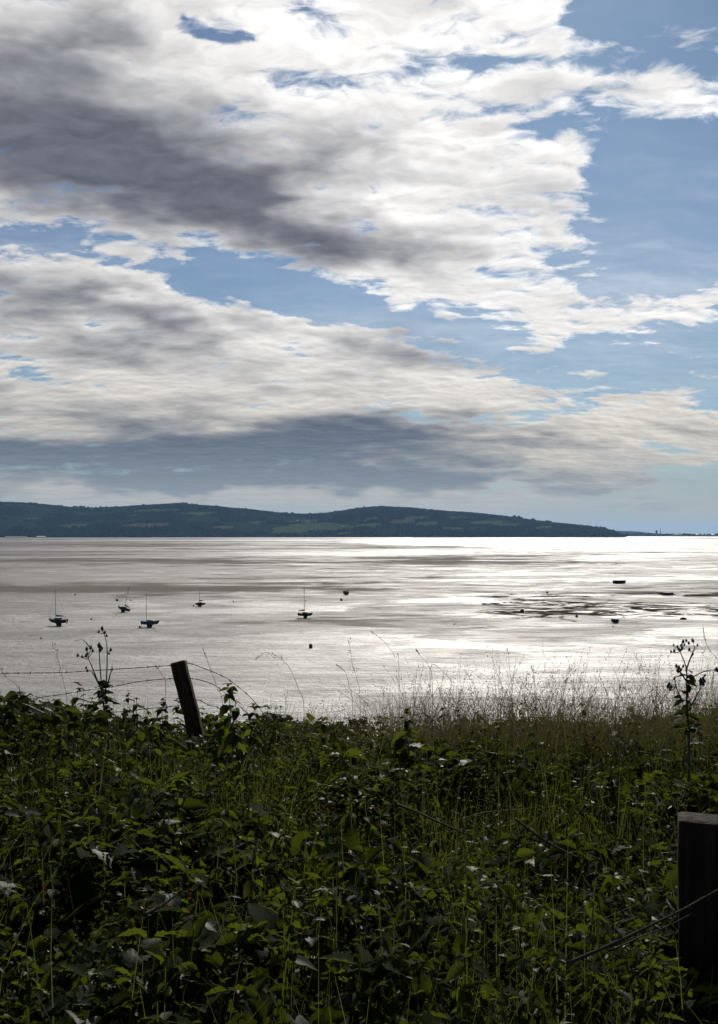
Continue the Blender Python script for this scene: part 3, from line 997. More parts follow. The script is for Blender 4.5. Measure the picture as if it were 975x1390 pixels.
def leaf_template(nseg, width, fold, droop, pleat, tip=1.0, serr=0.0):
    """leaf along +x from 0 to 1: centre rib and two margins, pleated by its side veins"""
    V, F = [], []
    for i in range(nseg + 1):
        t = i / nseg
        w = width * (math.sin(math.pi * min(1, t * 1.0) ** .75) ** .8) * (1 - .25 * t) * tip
        if 0 < i < nseg: w *= 1 + serr * (1 if i % 2 else -1)
        z = -droop * t * t
        pl = pleat * (1 if i % 2 else -1) if 0 < i < nseg else 0
        V += [(t, -w, z + fold * w + pl), (t, -w * .5, z + fold * w * .55 + pl * .6), (t, 0, z), (t, w * .5, z + fold * w * .55 + pl * .6), (t, w, z + fold * w + pl)]
    for i in range(nseg):
        for k in range(4):
            a = i * 5 + k
            F.append((a, a + 1, a + 6, a + 5))
    return np.array(V), np.array(F)


def scatter(T, Fm, pos, nrm, head, size):
    hx, hy, hz = frames(nrm, head)
    V = pos[:, None, :] + size[:, None, None] * (T[None, :, 0:1] * hx[:, None] + T[None, :, 1:2] * hy[:, None] + T[None, :, 2:3] * hz[:, None])
    F = Fm[None] + (np.arange(len(pos)) * len(T))[:, None, None]
    return V.reshape(-1, 3), F.reshape(-1, Fm.shape[1])


def in_patch(n, y0, y1, pad=.6, power=1.0):
    Y = y0 + (y1 - y0) * rng.random(n) ** power
    X = (rng.random(n) * 2 - 1) * (.345 * Y + pad + .5)
    return X, Y


def unit(n):
    v = rng.normal(size=(n, 3)); return v / np.linalg.norm(v, axis=1, keepdims=True)


def merge(parts):
    Vs, Fs, As, b = [], [], [], 0
    for V, F, A in parts:
        Vs.append(V); Fs.append(F + b); As.append(A); b += len(V)
    return np.concatenate(Vs), np.concatenate(Fs), np.concatenate(As)


# brambles: leaves in threes and fives, the outer layer of the thicket thicker than its inside
parts = []
tmpls = [leaf_template(8, .36, .35, .18, .022, serr=.025), leaf_template(8, .42, .18, .30, .028, serr=.025), leaf_template(8, .32, .6, .10, .018, serr=.025)]
n = 33000
X, Y = in_patch(n, .9, 9.6, .7, .8)
depth = np.abs(rng.normal(0, .16, n))
G = ground_z(X, Y); C = cano(X, Y)
Zt = G + C - depth * np.minimum(1, C / .5)
clump = fbm2(X / .55 + 3, Y / .7 + 8, 4, 71)
ok = (Zt > G + .02) & (clump + rng.normal(0, .05, n) > .43)
X, Y, Zt = X[ok], Y[ok], Zt[ok]; clump = clump[ok]; n = len(X)
size0 = (np.exp(rng.normal(math.log(.046), .38, n)) * np.interp(clump, [.43, .6], [.72, 1.28])).clip(.016, .11)
yaw0 = rng.random(n) * 2 * math.pi
nbase = np.stack([rng.normal(0, .42, n), rng.normal(-.12, .42, n), np.ones(n)], 1)
shade = rng.random(n)
for li, dyaw in enumerate((0.0, 1.25, -1.25, 2.2, -2.2)):
    if li > 2: sel = rng.random(n) < .30
    else: sel = rng.random(n) < .92
    m_ = int(sel.sum())
    yw = yaw0[sel] + dyaw + rng.normal(0, .2, m_)
    head = np.stack([np.cos(yw), np.sin(yw), rng.normal(-.35, .3, m_)], 1)
    nr = nbase[sel] + rng.normal(0, .22, (m_, 3))
    sz = size0[sel] * (1.15 if li == 0 else rng.uniform(.75, 1.0, m_))
    pos = np.stack([X[sel], Y[sel], Zt[sel]], 1) + head * (.012)
    k = rng.integers(0, 3, m_)
    for ti in range(3):
        q_ = k == ti
        V, F = scatter(tmpls[ti][0], tmpls[ti][1], pos[q_], nr[q_], head[q_], sz[q_])
        parts.append((V, F, np.repeat((shade[sel] * .7 + rng.random(m_) * .3)[q_], len(tmpls[ti][0]))))
V, F, A = merge(parts)
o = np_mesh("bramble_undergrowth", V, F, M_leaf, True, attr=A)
tag(o, "dense dark green bramble leaves covering the whole top of the bank", "brambles", kind="stuff")

# small leaves of bindweed, vetch and seedlings between the brambles
parts = []
tm = leaf_template(4, .30, .3, .15, 0)
n = 27000
X, Y = in_patch(n, 1.0, 9.4, .7, .75)
G = ground_z(X, Y); C = cano(X, Y)
Zt = G + C - np.abs(rng.normal(0, .10, n)) + .02
yw = rng.random(n) * 2 * math.pi
head = np.stack([np.cos(yw), np.sin(yw), rng.normal(0, .5, n)], 1)
nr = np.stack([rng.normal(0, .6, n), rng.normal(-.1, .6, n), np.ones(n)], 1)
V, F = scatter(tm[0], tm[1], np.stack([X, Y, Zt], 1), nr, head, np.exp(rng.normal(math.log(.020), .4, n)).clip(.008, .045))
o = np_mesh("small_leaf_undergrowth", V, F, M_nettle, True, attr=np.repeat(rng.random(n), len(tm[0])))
tag(o, "small mixed green leaves growing up through the brambles", "weeds", kind="stuff")


# beds of young nettles and willowherb: upright stems set with pairs of leaves
parts = []
tm = leaf_template(5, .31, .3, .35, .02)
ns = 460
X, Y = in_patch(ns * 3, 1.6, 8.8, .6, .7)
dn = fbm2(X / .9 + 17, Y / 1.1 + 23, 3, 66)
k = np.where(dn > .49)[0][:ns]; X, Y = X[k], Y[k]
Xc = rng.uniform(-3.2, 3.2, 260); Yc = rng.uniform(6.6, 8.6, 260)
kc = rng.random(260) < np.interp(Xc, [-3, -.4, .3, 3], [.9, .8, .4, .25])
edge_n = len(X); X = np.concatenate([X, Xc[kc]]); Y = np.concatenate([Y, Yc[kc]])
G = ground_z(X, Y); C = cano(X, Y)
stemV, stemF = [], []
pp, nn_, hh, ss, tt = [], [], [], [], []
for i in range(len(X)):
    Ht = C[i] + (rng.normal(.06, .07) if i < edge_n else rng.uniform(-.02, .07) + .16 * rng.random() ** 3)
    big = 1.0 if i < edge_n else 1.45
    lx, ly = rng.normal(0, .06, 2)
    tone = rng.random()
    nw = 11
    for j in range(nw):
        f = 1 - .6 * (j / nw) ** 1.15 + (rng.normal(0, .022) if j else 0)
        for a_ in range(2 if j > 2 else 3):
            an = j * 1.5 + a_ * math.pi * (1 if j > 2 else .66) + rng.normal(0, .3)
            pp.append((X[i] + lx * f, Y[i] + ly * f, G[i] + Ht * f)); nn_.append((math.cos(an) * .2 + rng.normal(0, .35), math.sin(an) * .2 - .1 + rng.normal(0, .35), 1))
            hh.append((math.cos(an), math.sin(an), .6 if j < 2 else rng.normal(-.65, .5))); ss.append(big * (.016 + .044 * min(1, j / 4)) * rng.uniform(.5, 1.35)); tt.append(tone * .6 + rng.random() * .4)
    b0 = np.array((X[i], Y[i], G[i])); t0 = b0 + np.array((lx, ly, Ht)); w_ = .0028
    for dvec in ((w_, 0, 0), (0, w_, 0)):
        dv = np.array(dvec); q0 = len(stemV)
        stemV += [b0 - dv, b0 + dv, t0 + dv * .4, t0 - dv * .4]; stemF.append((q0, q0 + 1, q0 + 2, q0 + 3))
V, F = scatter(tm[0], tm[1], np.array(pp), np.array(nn_), np.array(hh), np.array(ss))
parts = [(V, F, np.repeat(np.array(tt), len(tm[0]))), (np.array(stemV), np.array(stemF), np.full(len(stemV), .5))]
V, F, A = merge(parts)
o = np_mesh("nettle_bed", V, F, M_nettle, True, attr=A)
tag(o, "young nettles crowding up between the brambles", "nettles", kind="stuff")

# rusty seeding dock and dead stalks in patches
ns = 90
X, Y = in_patch(ns * 4, 1.8, 8.2, .4, .8)
dn = fbm2(X / .8 + 87, Y / .8 + 43, 2, 67)
k = np.where(dn > .58)[0][:ns]; X, Y = X[k], Y[k]
G = ground_z(X, Y); C = cano(X, Y)
tm2 = leaf_template(2, .4, .3, .1, 0)
pp = []
for i in range(len(X)):
    Ht = C[i] + rng.normal(.03, .08); lx, ly = rng.normal(0, .08, 2)
    for j in range(46):
        f = 1 - rng.random() * .42
        pp.append((X[i] + lx * f + rng.normal(0, .007), Y[i] + ly * f + rng.normal(0, .007), G[i] + Ht * f))
pp = np.array(pp)
V, F = scatter(tm2[0], tm2[1], pp, unit(len(pp)), unit(len(pp)), rng.uniform(.008, .015, len(pp)))
o = np_mesh("dock_stalks", V, F, M_dock, True, attr=np.repeat(rng.random(len(pp)), len(tm2[0])))
tag(o, "rusty brown seeding dock stalks among the brambles", "dock", kind="stuff")


# grass
def blades(X, Y, Z, H, W, lean_dir, lean, curl, nseg=5):
    n = len(X)
    t = np.linspace(0, 1, nseg + 1)
    side = np.stack([-np.sin(lean_dir), np.cos(lean_dir), np.zeros(n)], 1)
    fwd = np.stack([np.cos(lean_dir), np.sin(lean_dir), np.zeros(n)], 1)
    # random facing of the blade
    fa = rng.random(n) * 2 * math.pi
    wv = np.stack([np.cos(fa), np.sin(fa), np.zeros(n)], 1)
    P = []
    off = (lean[:, None] * t + curl[:, None] * t ** 2.6) * H[:, None]
    up = (t[None] - .45 * np.clip(curl[:, None], 0, 2) * t[None] ** 3) * H[:, None]
    ctr = np.stack([X, Y, Z], 1)[:, None] + fwd[:, None] * off[:, :, None] + np.array([0, 0, 1.0])[None, None] * up[:, :, None]
    w = W[:, None] * (1 - t[None] ** 1.5 * .88)
    Lf = ctr - wv[:, None] * w[:, :, None] * .5; Rt = ctr + wv[:, None] * w[:, :, None] * .5
    V = np.stack([Lf, Rt], 2).reshape(n, -1, 3)
    f = np.array([(2 * i, 2 * i + 1, 2 * i + 3, 2 * i + 2) for i in range(nseg)])
    F = f[None] + (np.arange(n) * 2 * (nseg + 1))[:, None, None]
    return V.reshape(-1, 3), F.reshape(-1, 4), ctr


n = 38000
X, Y = in_patch(n, 1.2, 9.3, .7, .55)
G = ground_z(X, Y)
H = cano(X, Y) + rng.normal(.02, .10, n) + np.clip(X - .1, 0, 1) * np.clip((Y - 5.5) / 2, 0, 1) * rng.uniform(.0, .20, n)
dens = fbm2(X / .7 + 71, Y / .7 + 71, 3, 61) + .16 * np.clip(X - .5, -.6, 1) * np.clip((Y - 4) / 2, 0, 1)
k = (dens > .47) & (H > .1)
X, Y, G, H = X[k], Y[k], G[k], H[k]; n = len(X)
V, F, _ = blades(X, Y, G, H, rng.uniform(.003, .008, n), rng.random(n) * 6.28, rng.normal(.1, .15, n), np.abs(rng.normal(.1, .25, n)), 6)
o = np_mesh("grass", V, F, M_grass, True, attr=np.repeat(rng.random(n), 14))
tag(o, "green grass blades standing among the brambles", "grass", kind="stuff")

# thin flowering grass along the crest of the bank: denser to the right
n = 15000
X = rng.uniform(-3.4, 4.0, n); Y = rng.uniform(6.6, 9.0, n)
dens = fbm2(X / .35 + 7, Y / .8 + 7, 3, 63)
want = np.interp(X, [-3.2, -1.5, -.9, 0, .35, 1.2, 3.5], [.24, .28, .48, .78, .95, 1.0, .95])
k = (dens + rng.normal(0, .10, n)) < want * .60
k &= rng.random(n) < want
X, Y = X[k], Y[k]; n = len(X)
G = ground_z(X, Y); C = cano(X, Y)
hx = np.interp(X, [-3, -1, 0, .3, 1, 3], [.16, .16, .22, .32, .37, .35])
H = C + hx * np.exp(rng.normal(-.2, .42, n)).clip(.2, 1.7)
crest = np.maximum(8.3 - Y, 0) * .0
ld = rng.normal(.15, .9, n) + (rng.random(n) < .4) * math.pi
V, F, ctr = blades(X, Y, G, H, rng.uniform(.0034, .0062, n), ld, np.abs(rng.normal(.08, .16, n)), np.abs(rng.normal(.12, .34, n)).clip(0, 1.1), 8)
tint = rng.random(n)
parts = [(V, F, np.repeat(tint, 18))]
# seed heads: little spikelets along the upper part of two stalks in three
sp = leaf_template(2, .16, .2, .1, 0)
has = np.where(rng.random(n) < .62)[0]
pp, hh, ss, tt = [], [], [], []
for i in has:
    top = ctr[i]
    kind = rng.random()
    m_ = int(rng.integers(5, 13))
    for j in range(m_):
        f = 1 - (j / m_) * (.17 if kind < .6 else .28)
        g = f * 8; a0 = min(int(g), 7); pt = top[a0] + (top[a0 + 1] - top[a0]) * (g - a0)
        dr = top[8] - top[6]; dr = dr / (np.linalg.norm(dr) + 1e-9)
        sd = rng.normal(0, 1, 3); sd /= np.linalg.norm(sd)
        spread = .35 if kind < .6 else 1.0
        h_ = dr + sd * spread
        off = sd * (0 if kind < .6 else rng.uniform(.002, .011))
        pp.append(pt + off); hh.append(h_); ss.append(rng.uniform(.012, .022)); tt.append(tint[i])
pp = np.array(pp); hh = np.array(hh); ss = np.array(ss)
V2, F2 = scatter(sp[0], sp[1], pp, unit(len(pp)), hh, ss)
parts.append((V2, F2, np.repeat(np.array(tt), len(sp[0]))))
V, F, A = merge(parts)
o = np_mesh("seeding_grass", V, F, M_straw, True, attr=A)
tag(o, "thin dry seeding grass fringing the crest of the bank", "grass", kind="stuff")


# ------------------------------------------------------------------ plants one can tell apart
def np_add(parts_list, V, F, A): parts_list.append((V, F, A))


def px_path(pts, Y, jit=.03):
    out = []
    for i, (px, py) in enumerate(pts):
        out.append(at(px, py, Y + random.uniform(-jit, jit) * i))
    return out


def smooth_path(pts, k=4):
    out = []
    n = len(pts)
    for i in range(n - 1):
        p0, p1, p2, p3 = pts[max(0, i - 1)], pts[i], pts[i + 1], pts[min(n - 1, i + 2)]
        for j in range(k):
            t = j / k
            out.append(.5 * ((2 * p1) + (p2 - p0) * t + (2 * p0 - 5 * p1 + 4 * p2 - p3) * t * t + (3 * p1 - p0 - 3 * p2 + p3) * t ** 3))
    out.append(pts[-1])
    return out


def leaves_mesh(name, mat, parent, plist):
    """plist: (pos, normal, heading, size) for each leaf"""
    T_ = leaf_template(6, .34, .35, .25, .02)
    pos = np.array([p[0] for p in plist]); nr = np.array([p[1] for p in plist]); hd = np.array([p[2] for p in plist]); sz = np.array([p[3] for p in plist])
    V, F = scatter(T_[0], T_[1], pos, nr, hd, sz)
    return np_mesh(name, V, F, mat, True, attr=np.repeat(rng.random(len(plist)), len(T_[0])), parent=parent)


def branched_weed(Y, stems, r0, label, leaf_px, name="ragwort_plant"):
    """stems: list of (path px, with bud cluster at its end, side buds)"""
    base = at(*stems[0][0][0], Y)
    gz = float(ground_z([base.x], [Y])[0])
    e = empty(name, (base.x, Y, gz), label, "weed", "tall weeds with dark buds")
    inv = Vector((base.x, Y, gz))
    mb = MB()
    first = True
    for path, buds in stems:
        P = px_path(path, Y)
        if first:
            P = [Vector((P[0].x, Y, gz))] + P; first = False
        P = smooth_path(P, 3)
        rr = [r0 * (1 - .72 * i / (len(P) - 1)) * (1 if path is stems[0][0] else .62) for i in range(len(P))]
        mb.tube([p - inv for p in P], rr, 6)
        for (px, py, sz) in buds:
            c = at(px, py, Y + random.uniform(-.05, .05))
            # little stalk to the nearest point of the stem
            near = min(P, key=lambda p: (p - c).length)
            mb.tube([near - inv, (near.lerp(c, .5) + Vector((0, 0, -.008))) - inv, c - inv], [r0 * .26, r0 * .22, r0 * .2], 5)
            m4 = Matrix.Rotation(random.uniform(-.5, .5), 3, 'Y') @ Matrix.Rotation(random.uniform(-.5, .5), 3, 'X')
            r = sz * Y / FPX
            bud = MB()
            bud.blob(c - inv, (r * .72, r * .72, r), 7, 5, m4)
            for k in range(4):
                a = random.uniform(0, 6.28)
                tip = c + Vector((math.cos(a) * r * .5, math.sin(a) * r * .5, r * 1.35))
                bud.tube([c - inv + Vector((0, 0, r * .5)), tip - inv], [r * .14, r * .05], 4)
            bud.build("flower_bud", M_budmat, e, True)
    mb.build("stem", M_stem, e, True)
    pl = []
    for (px, py, ang, s) in leaf_px:
        c = at(px, py, Y + random.uniform(-.04, .04)) - inv
        hd = (math.cos(R(ang)), random.uniform(-.5, .5), math.sin(R(ang)))
        pl.append((c, (random.uniform(-.4, .4), random.uniform(-.6, .2), 1), hd, s * Y / FPX))
    main = smooth_path([Vector((base.x, Y, gz))] + [at(px, py, Y) for px, py in stems[0][0]], 4)
    for k in range(34):
        f = random.uniform(.12, .8) * (len(main) - 1)
        c = main[int(f)].lerp(main[min(int(f) + 1, len(main) - 1)], f % 1) - inv
        a = random.uniform(0, 6.28)
        pl.append((c, (random.gauss(0, .3), random.gauss(-.2, .3), 1), (math.cos(a), math.sin(a), random.gauss(.1, .45)), random.uniform(10, 26) * (1.1 - f / len(main) * .6) * Y / FPX))
    leaves_mesh("leaves", M_nettle, e, pl)
    return e


M_budmat = simple_mat("dark_bud", (.035, .04, .022), .8, scale=30)
L = lambda x, y: (x / 2.955, 840 + y / 2.955)
Rr = lambda x, y: (645 + x / 2.955, 840 + y / 2.955)
bz = lambda f, pts: [(*f(x, y), s) for x, y, s in pts]
branched_weed(6.4, [
    ([L(435, 470), L(420, 380), L(410, 290), L(402, 200), L(398, 130)], bz(L, [(398, 108, 3.6), (402, 125, 3.0), (408, 118, 2.8)])),
    ([L(420, 330), L(428, 230), L(430, 130), L(424, 80), L(413, 50)], bz(L, [(410, 40, 3.0), (396, 52, 2.2), (420, 56, 2.4), (428, 68, 2.0), (444, 125, 2.4), (438, 140, 1.8)])),
    ([L(408, 290), L(380, 220), L(362, 175), L(350, 152)], bz(L, [(348, 122, 3.0), (364, 116, 3.0), (372, 128, 2.4), (312, 147, 2.4), (330, 153, 2.2), (345, 148, 2.6), (352, 140, 2.0)])),
    ([L(395, 260), L(370, 215), L(350, 205)], bz(L, [(346, 196, 2.0), (350, 208, 2.2)])),
    ([L(430, 270), L(446, 210), L(452, 180)], []),
    ([L(364, 118), L(345, 95), L(333, 85)], []),
], .0078, "tall branched weed with dark bud clusters at left above the wires", [(*L(372, 345), 95, 20), (*L(380, 350), 70, 17), (*L(366, 365), 250, 17), (*L(450, 342), 40, 12), (*L(440, 352), 150, 12), (*L(400, 300), 130, 16), (*L(415, 300), 60, 16), (*L(420, 330), 30, 15), (*L(400, 360), 190, 18), (*L(430, 400), 20, 22), (*L(410, 420), 170, 20), (*L(440, 440), 40, 20), (*L(405, 450), 140, 20), (*L(395, 275), 110, 14), (*L(412, 262), 75, 12)])
branched_weed(5.6, [
    ([Rr(858, 500), Rr(856, 440), Rr(850, 330), Rr(850, 240), Rr(846, 190), Rr(822, 130)], bz(Rr, [(818, 122, 2.6), (835, 92, 2.8), (828, 108, 2.6), (848, 88, 2.2), (812, 112, 2.2), (800, 130, 2.6), (787, 132, 2.0), (832, 118, 2.2), (840, 105, 2.0), (797, 106, 1.8), (858, 98, 2.4)])),
    ([Rr(846, 210), Rr(862, 165), Rr(876, 130), Rr(884, 112)], bz(Rr, [(874, 88, 2.8), (860, 124, 2.6), (874, 142, 2.2), (893, 106, 1.9)])),
    ([Rr(848, 250), Rr(825, 215), Rr(812, 200)], bz(Rr, [(808, 190, 2.6), (818, 196, 2.8), (814, 210, 3.0), (826, 205, 2.4), (830, 225, 2.4), (836, 190, 2.2)])),
    ([Rr(834, 330), Rr(815, 295), Rr(804, 260), Rr(800, 240)], bz(Rr, [(780, 262, 2.8), (775, 272, 3.2), (788, 274, 2.6), (783, 285, 2.4), (800, 240, 2.2)])),
    ([Rr(851, 320), Rr(858, 265), Rr(875, 235), Rr(910, 215), Rr(950, 205), Rr(985, 204)], bz(Rr, [(968, 204, 3.2), (975, 208, 3.0), (985, 200, 3.0)])),
    ([Rr(858, 370), Rr(880, 325), Rr(900, 288), Rr(908, 260)], bz(Rr, [(905, 248, 3.2), (912, 256, 3.2), (922, 250, 2.6), (915, 240, 2.6), (922, 228, 2.0), (905, 262, 2.6), (918, 264, 2.2)])),
], .0078, "tall branched weed with dark bud clusters near the right edge", [(*Rr(846, 330), 120, 20), (*Rr(862, 350), 60, 20), (*Rr(840, 400), 160, 24), (*Rr(870, 400), 25, 24), (*Rr(850, 440), 120, 24), (*Rr(866, 450), 50, 24), (*Rr(826, 318), 140, 13)])


def nettle(px, py_top, Y, h, label, s=1.0):
    """upright stem with pairs of drooping leaves, whorls getting smaller to a pointed tip"""
    top = at(px, py_top, Y)
    gz = float(ground_z([top.x], [Y])[0])
    base = Vector((top.x + random.uniform(-.03, .03), Y, gz))
    e = empty("nettle_plant", base, label, "nettle", "nettles standing above the brambles")
    tp = top - base
    mid = tp * .5 + Vector((random.uniform(-.02, .02), 0, 0))
    path = smooth_path([Vector((0, 0, 0)), mid, tp], 5)
    mb = MB(); mb.tube(path, [.004 * (1 - .6 * i / (len(path) - 1)) for i in range(len(path))], 5); mb.build("stem", M_stem, e)
    pl = []
    nw = 13
    for k in range(nw):
        f = 1 - (k / nw) ** 1.2 * .62 + (random.gauss(0, .015) if k else 0)
        c = tp * f
        for sgn in range(4 if k < 3 else 2):
            a = k * 1.57 * .93 + sgn * (math.pi if k >= 3 else math.pi / 2) + random.uniform(-.3, .3)
            sz = s * (.028 + .075 * min(1, k / 5)) * random.uniform(.6, 1.3)
            dz = .55 if k < 2 else random.gauss(-.75, .5)
            pl.append((c, (math.cos(a) * .3 + random.gauss(0, .35), math.sin(a) * .3 + random.gauss(0, .35), 1), (math.cos(a), math.sin(a), dz), sz))
    leaves_mesh("leaves", M_nettle, e, pl)
    tm_ = MB()
    for k in range(3, 9):
        f = 1 - (k / nw) ** 1.2 * .62
        for sgn in range(3):
            a = random.uniform(0, 6.28)
            c = tp * f
            tm_.tube([c, c + Vector((math.cos(a) * .02, math.sin(a) * .02, -.01)), c + Vector((math.cos(a) * .03, math.sin(a) * .03, -.04))], [.002, .003, .0015], 4)
    tm_.build("flower_tassels", M_stem, e)


for q in ((*L(548, 318), 6.3, 0, "nettle with a pointed top right of the left budded weed"),
          (*L(655, 322), 6.3, 0, "nettle standing close to the left of the leaning post", 1.1),
          (*L(367, 318), 6.6, 0, "nettle tip behind the foot of the left budded weed", .8),
          (*L(918, 262), 6.0, 0, "tallest nettle, just right of the leaning post", 1.15),
          (*L(945, 330), 5.8, 0, "nettle crowding the tallest one right of the post"),
          (*L(875, 395), 6.1, 0, "short nettle at the foot of the leaning post on its right", .9),
          (*L(615, 400), 6.0, 0, "low nettle between the budded weed and the leaning post", .9),
          (*L(245, 448), 6.0, 0, "lone low nettle left of the budded weed", .9),
          (345, 955, 5.9, 0, "nettle at the left end of the grass fringe", .9),
          (553, 962, 6.2, 0, "dark nettle under the thick tuft of grass in the middle", 1.0)):
    nettle(q[0], q[1], q[2], q[3], q[4], *(q[5:]))


def grass_stalk(Y, pts, label, panicle='spike', r=.0016, mat=None):
    top = at(*pts[-1], Y); b0 = at(*pts[0], Y)
    gz = float(ground_z([b0.x], [Y])[0])
    base = Vector((b0.x, Y, gz))
    e = empty("grass_stalk", base, label, "grass stalk", "tall single grass stalks")
    P = [base] + px_path(pts, Y, .015)
    P = smooth_path(P, 4)
    mb = MB(); mb.tube([p - base for p in P], [r * (1 - .55 * i / (len(P) - 1)) for i in range(len(P))], 5); mb.build("stem", M_strawstem, e)
    pos, hd, sz = [], [], []
    n_ = 26 if panicle == 'spike' else 60
    m_ = len(P)
    span = .22 if panicle == 'spike' else .42
    for k in range(n_):
        f = (1 - random.random() * span) * (m_ - 1)
        a0 = min(int(f), m_ - 2)
        c = P[a0].lerp(P[a0 + 1], f - a0) - base
        dr = (P[a0 + 1] - P[a0]).normalized()
        sd = Vector((random.gauss(0, 1), random.gauss(0, 1), random.gauss(0, .6))).normalized()
        sp_ = 0 if panicle == 'spike' else random.uniform(.003, .028) * (.4 + (m_ - 1 - f) / (m_ * span))
        pos.append(c + sd * sp_ + Vector((0, 0, -sp_ * .3))); hd.append(dr + sd * (.25 if panicle == 'spike' else .7)); sz.append(random.uniform(.010, .017))
    V_, F_ = scatter(sp[0], sp[1], np.array(pos), unit(len(pos)), np.array(hd), np.array(sz))
    np_mesh("seed_head", V_, F_, M_straw, True, attr=rng.random(len(V_)), parent=e)


M_strawstem = simple_mat("straw_stem", (.13, .11, .065), .7, scale=20)
Mm = lambda x, y: (320 + x / 2.955, 840 + y / 2.955)
for q in ((6.8, [Mm(275, 380), Mm(255, 290), Mm(215, 195), Mm(165, 150), Mm(120, 135), Mm(80, 162)], "nodding grass with a drooping plume, left of the middle", 'plume'),
          (6.9, [Mm(500, 350), Mm(488, 250), Mm(468, 180), Mm(455, 80)], "straight thin grass stalk with a pale open plume left of centre", 'plume'),
          (6.6, [Mm(655, 200), Mm(640, 155), Mm(600, 95), Mm(545, 53)], "long grass spike bending over to the left in the middle", 'spike'),
          (6.8, [Mm(790, 290), Mm(775, 190), Mm(742, 150), Mm(725, 124)], "grass with a short fat spike leaning left, right of the middle", 'spike'),
          (6.9, [Mm(780, 290), Mm(782, 200), Mm(800, 185), Mm(850, 230), Mm(865, 250)], "grass stalk arching sharply over to the right", 'spike'),
          (6.7, [Mm(470, 370), Mm(455, 270), Mm(440, 215), Mm(408, 187)], "thin grass stalk hooked to the left below the pale plume", 'spike'),
          (6.6, [L(270, 370), L(258, 270), L(240, 190), L(216, 98)], "tall lone grass stalk between the left edge and the budded weed", 'plume'),
          (6.4, [L(895, 380), L(872, 280), L(840, 190), L(812, 115)], "grass stalk leaning left, beside the leaning post on its right", 'spike'),
          (6.6, [L(665, 300), L(655, 240), L(638, 205), L(620, 190)], "short grass spike hooked to the left over the top wire", 'spike'),
          (6.4, [L(80, 330), L(70, 280), L(62, 260), L(20, 230), L(5, 200)], "grass stalk curving off at the left edge", 'spike'),
          (5.4, [Rr(1000, 220), Rr(975, 165), Rr(945, 130), Rr(925, 90), Rr(915, 32)], "tall plumed grass at the right edge beside the budded weed", 'spike'),
          (6.9, [Rr(150, 330), Rr(138, 200), Rr(135, 150), Rr(128, 118)], "thin upright grass stalk at the left end of the dense fringe", 'spike'),
          (6.8, [Rr(245, 350), Rr(242, 280), Rr(235, 220), Rr(226, 190)], "grass with a dark fat spike in the dense fringe", 'spike'),
          (6.8, [Rr(578, 400), Rr(578, 340), Rr(580, 300), Rr(582, 272)], "dark reddish grass spike in the right half of the fringe", 'spike')):
    grass_stalk(*q)

# bramble spray rising at the left edge
def bramble_spray(Y, path, label, n_l, name="bramble_shoot"):
    b0 = at(*path[0], Y)
    gz = float(ground_z([b0.x], [Y])[0])
    base = Vector((b0.x, Y, gz))
    e = empty(name, base, label, "bramble", "bramble shoots standing out of the thicket")
    P = smooth_path([base] + px_path(path, Y, .03), 5)
    mb = MB(); mb.tube([p - base for p in P], [.005 * (1 - .6 * i / (len(P) - 1)) for i in range(len(P))], 6); mb.build("cane", M_stem, e)
    pl = []
    for k in range(n_l):
        i = int(random.uniform(.25, .99) * (len(P) - 1))
        c = P[i] - base
        a = random.uniform(0, 6.28)
        c = c + Vector((math.cos(a), math.sin(a), .3)) * random.uniform(.01, .11)
        for d_ in (0, 1.2, -1.2):
            aa = a + d_
            pl.append((c, (random.gauss(0, .45), random.gauss(-.35, .4), 1), (math.cos(aa), math.sin(aa), random.gauss(-.2, .3)), random.uniform(.04, .068)))
    T_ = tmpls[1]
    pos = np.array([p[0] for p in pl]); nr = np.array([p[1] for p in pl]); hd_ = np.array([p[2] for p in pl]); sz_ = np.array([p[3] for p in pl])
    V_, F_ = scatter(T_[0], T_[1], pos, nr, hd_, sz_)
    np_mesh("leaves", V_, F_, M_leaf, True, attr=np.repeat(rng.random(len(pl)), len(T_[0])), parent=e)


bramble_spray(4.9, [(-10, 1000), (5, 975), (25, 955), (60, 968)], "broad leaved bramble shoot rising at the left edge", 22)
bramble_spray(5.0, [(60, 1010), (50, 985), (55, 975), (70, 978)], "low bramble shoot just right of the left edge", 14)
bramble_spray(5.4, [(100, 1010), (108, 985), (112, 975), (120, 985)], "small bramble shoot under the left budded weed", 10)

# ------------------------------------------------------------------ fence
M_wood_post = None


def wood_mat(name, c, rough=.85):
    m, t, b = new_mat(name)
    tc = t.node('ShaderNodeTexCoord')
    g = t.noise(t.vmath('MULTIPLY', tc.outputs['Object'], (38, 38, 2.2)), 1.0, 6, .65, .6)
    g2 = t.noise(tc.outputs['Object'], 5.0, 5, .6)
    f = t.math('MULTIPLY', t.mrange(g, .3, .7, .35, 1.6, False), t.mrange(g2, .3, .7, .75, 1.25, False))
    t.l.new(t.vmath('SCALE', c, scale=f), b.inputs['Base Color'])
    b.inputs['Roughness'].default_value = rough
    b.inputs['Specular IOR Level'].default_value = .08
    bp = t.node('ShaderNodeBump'); bp.inputs['Strength'].default_value = 1; bp.inputs['Distance'].default_value = .012
    t.l.new(g, bp.inputs['Height']); t.l.new(bp.outputs[0], b.inputs['Normal'])
    return m


M_post = wood_mat("weathered_post_wood", (.050, .031, .017))
M_gate = wood_mat("grey_gatepost_wood", (.026, .016, .010))
M_wire = simple_mat("rusty_wire", (.06, .042, .032), .8, .0, scale=30, spec=.1)


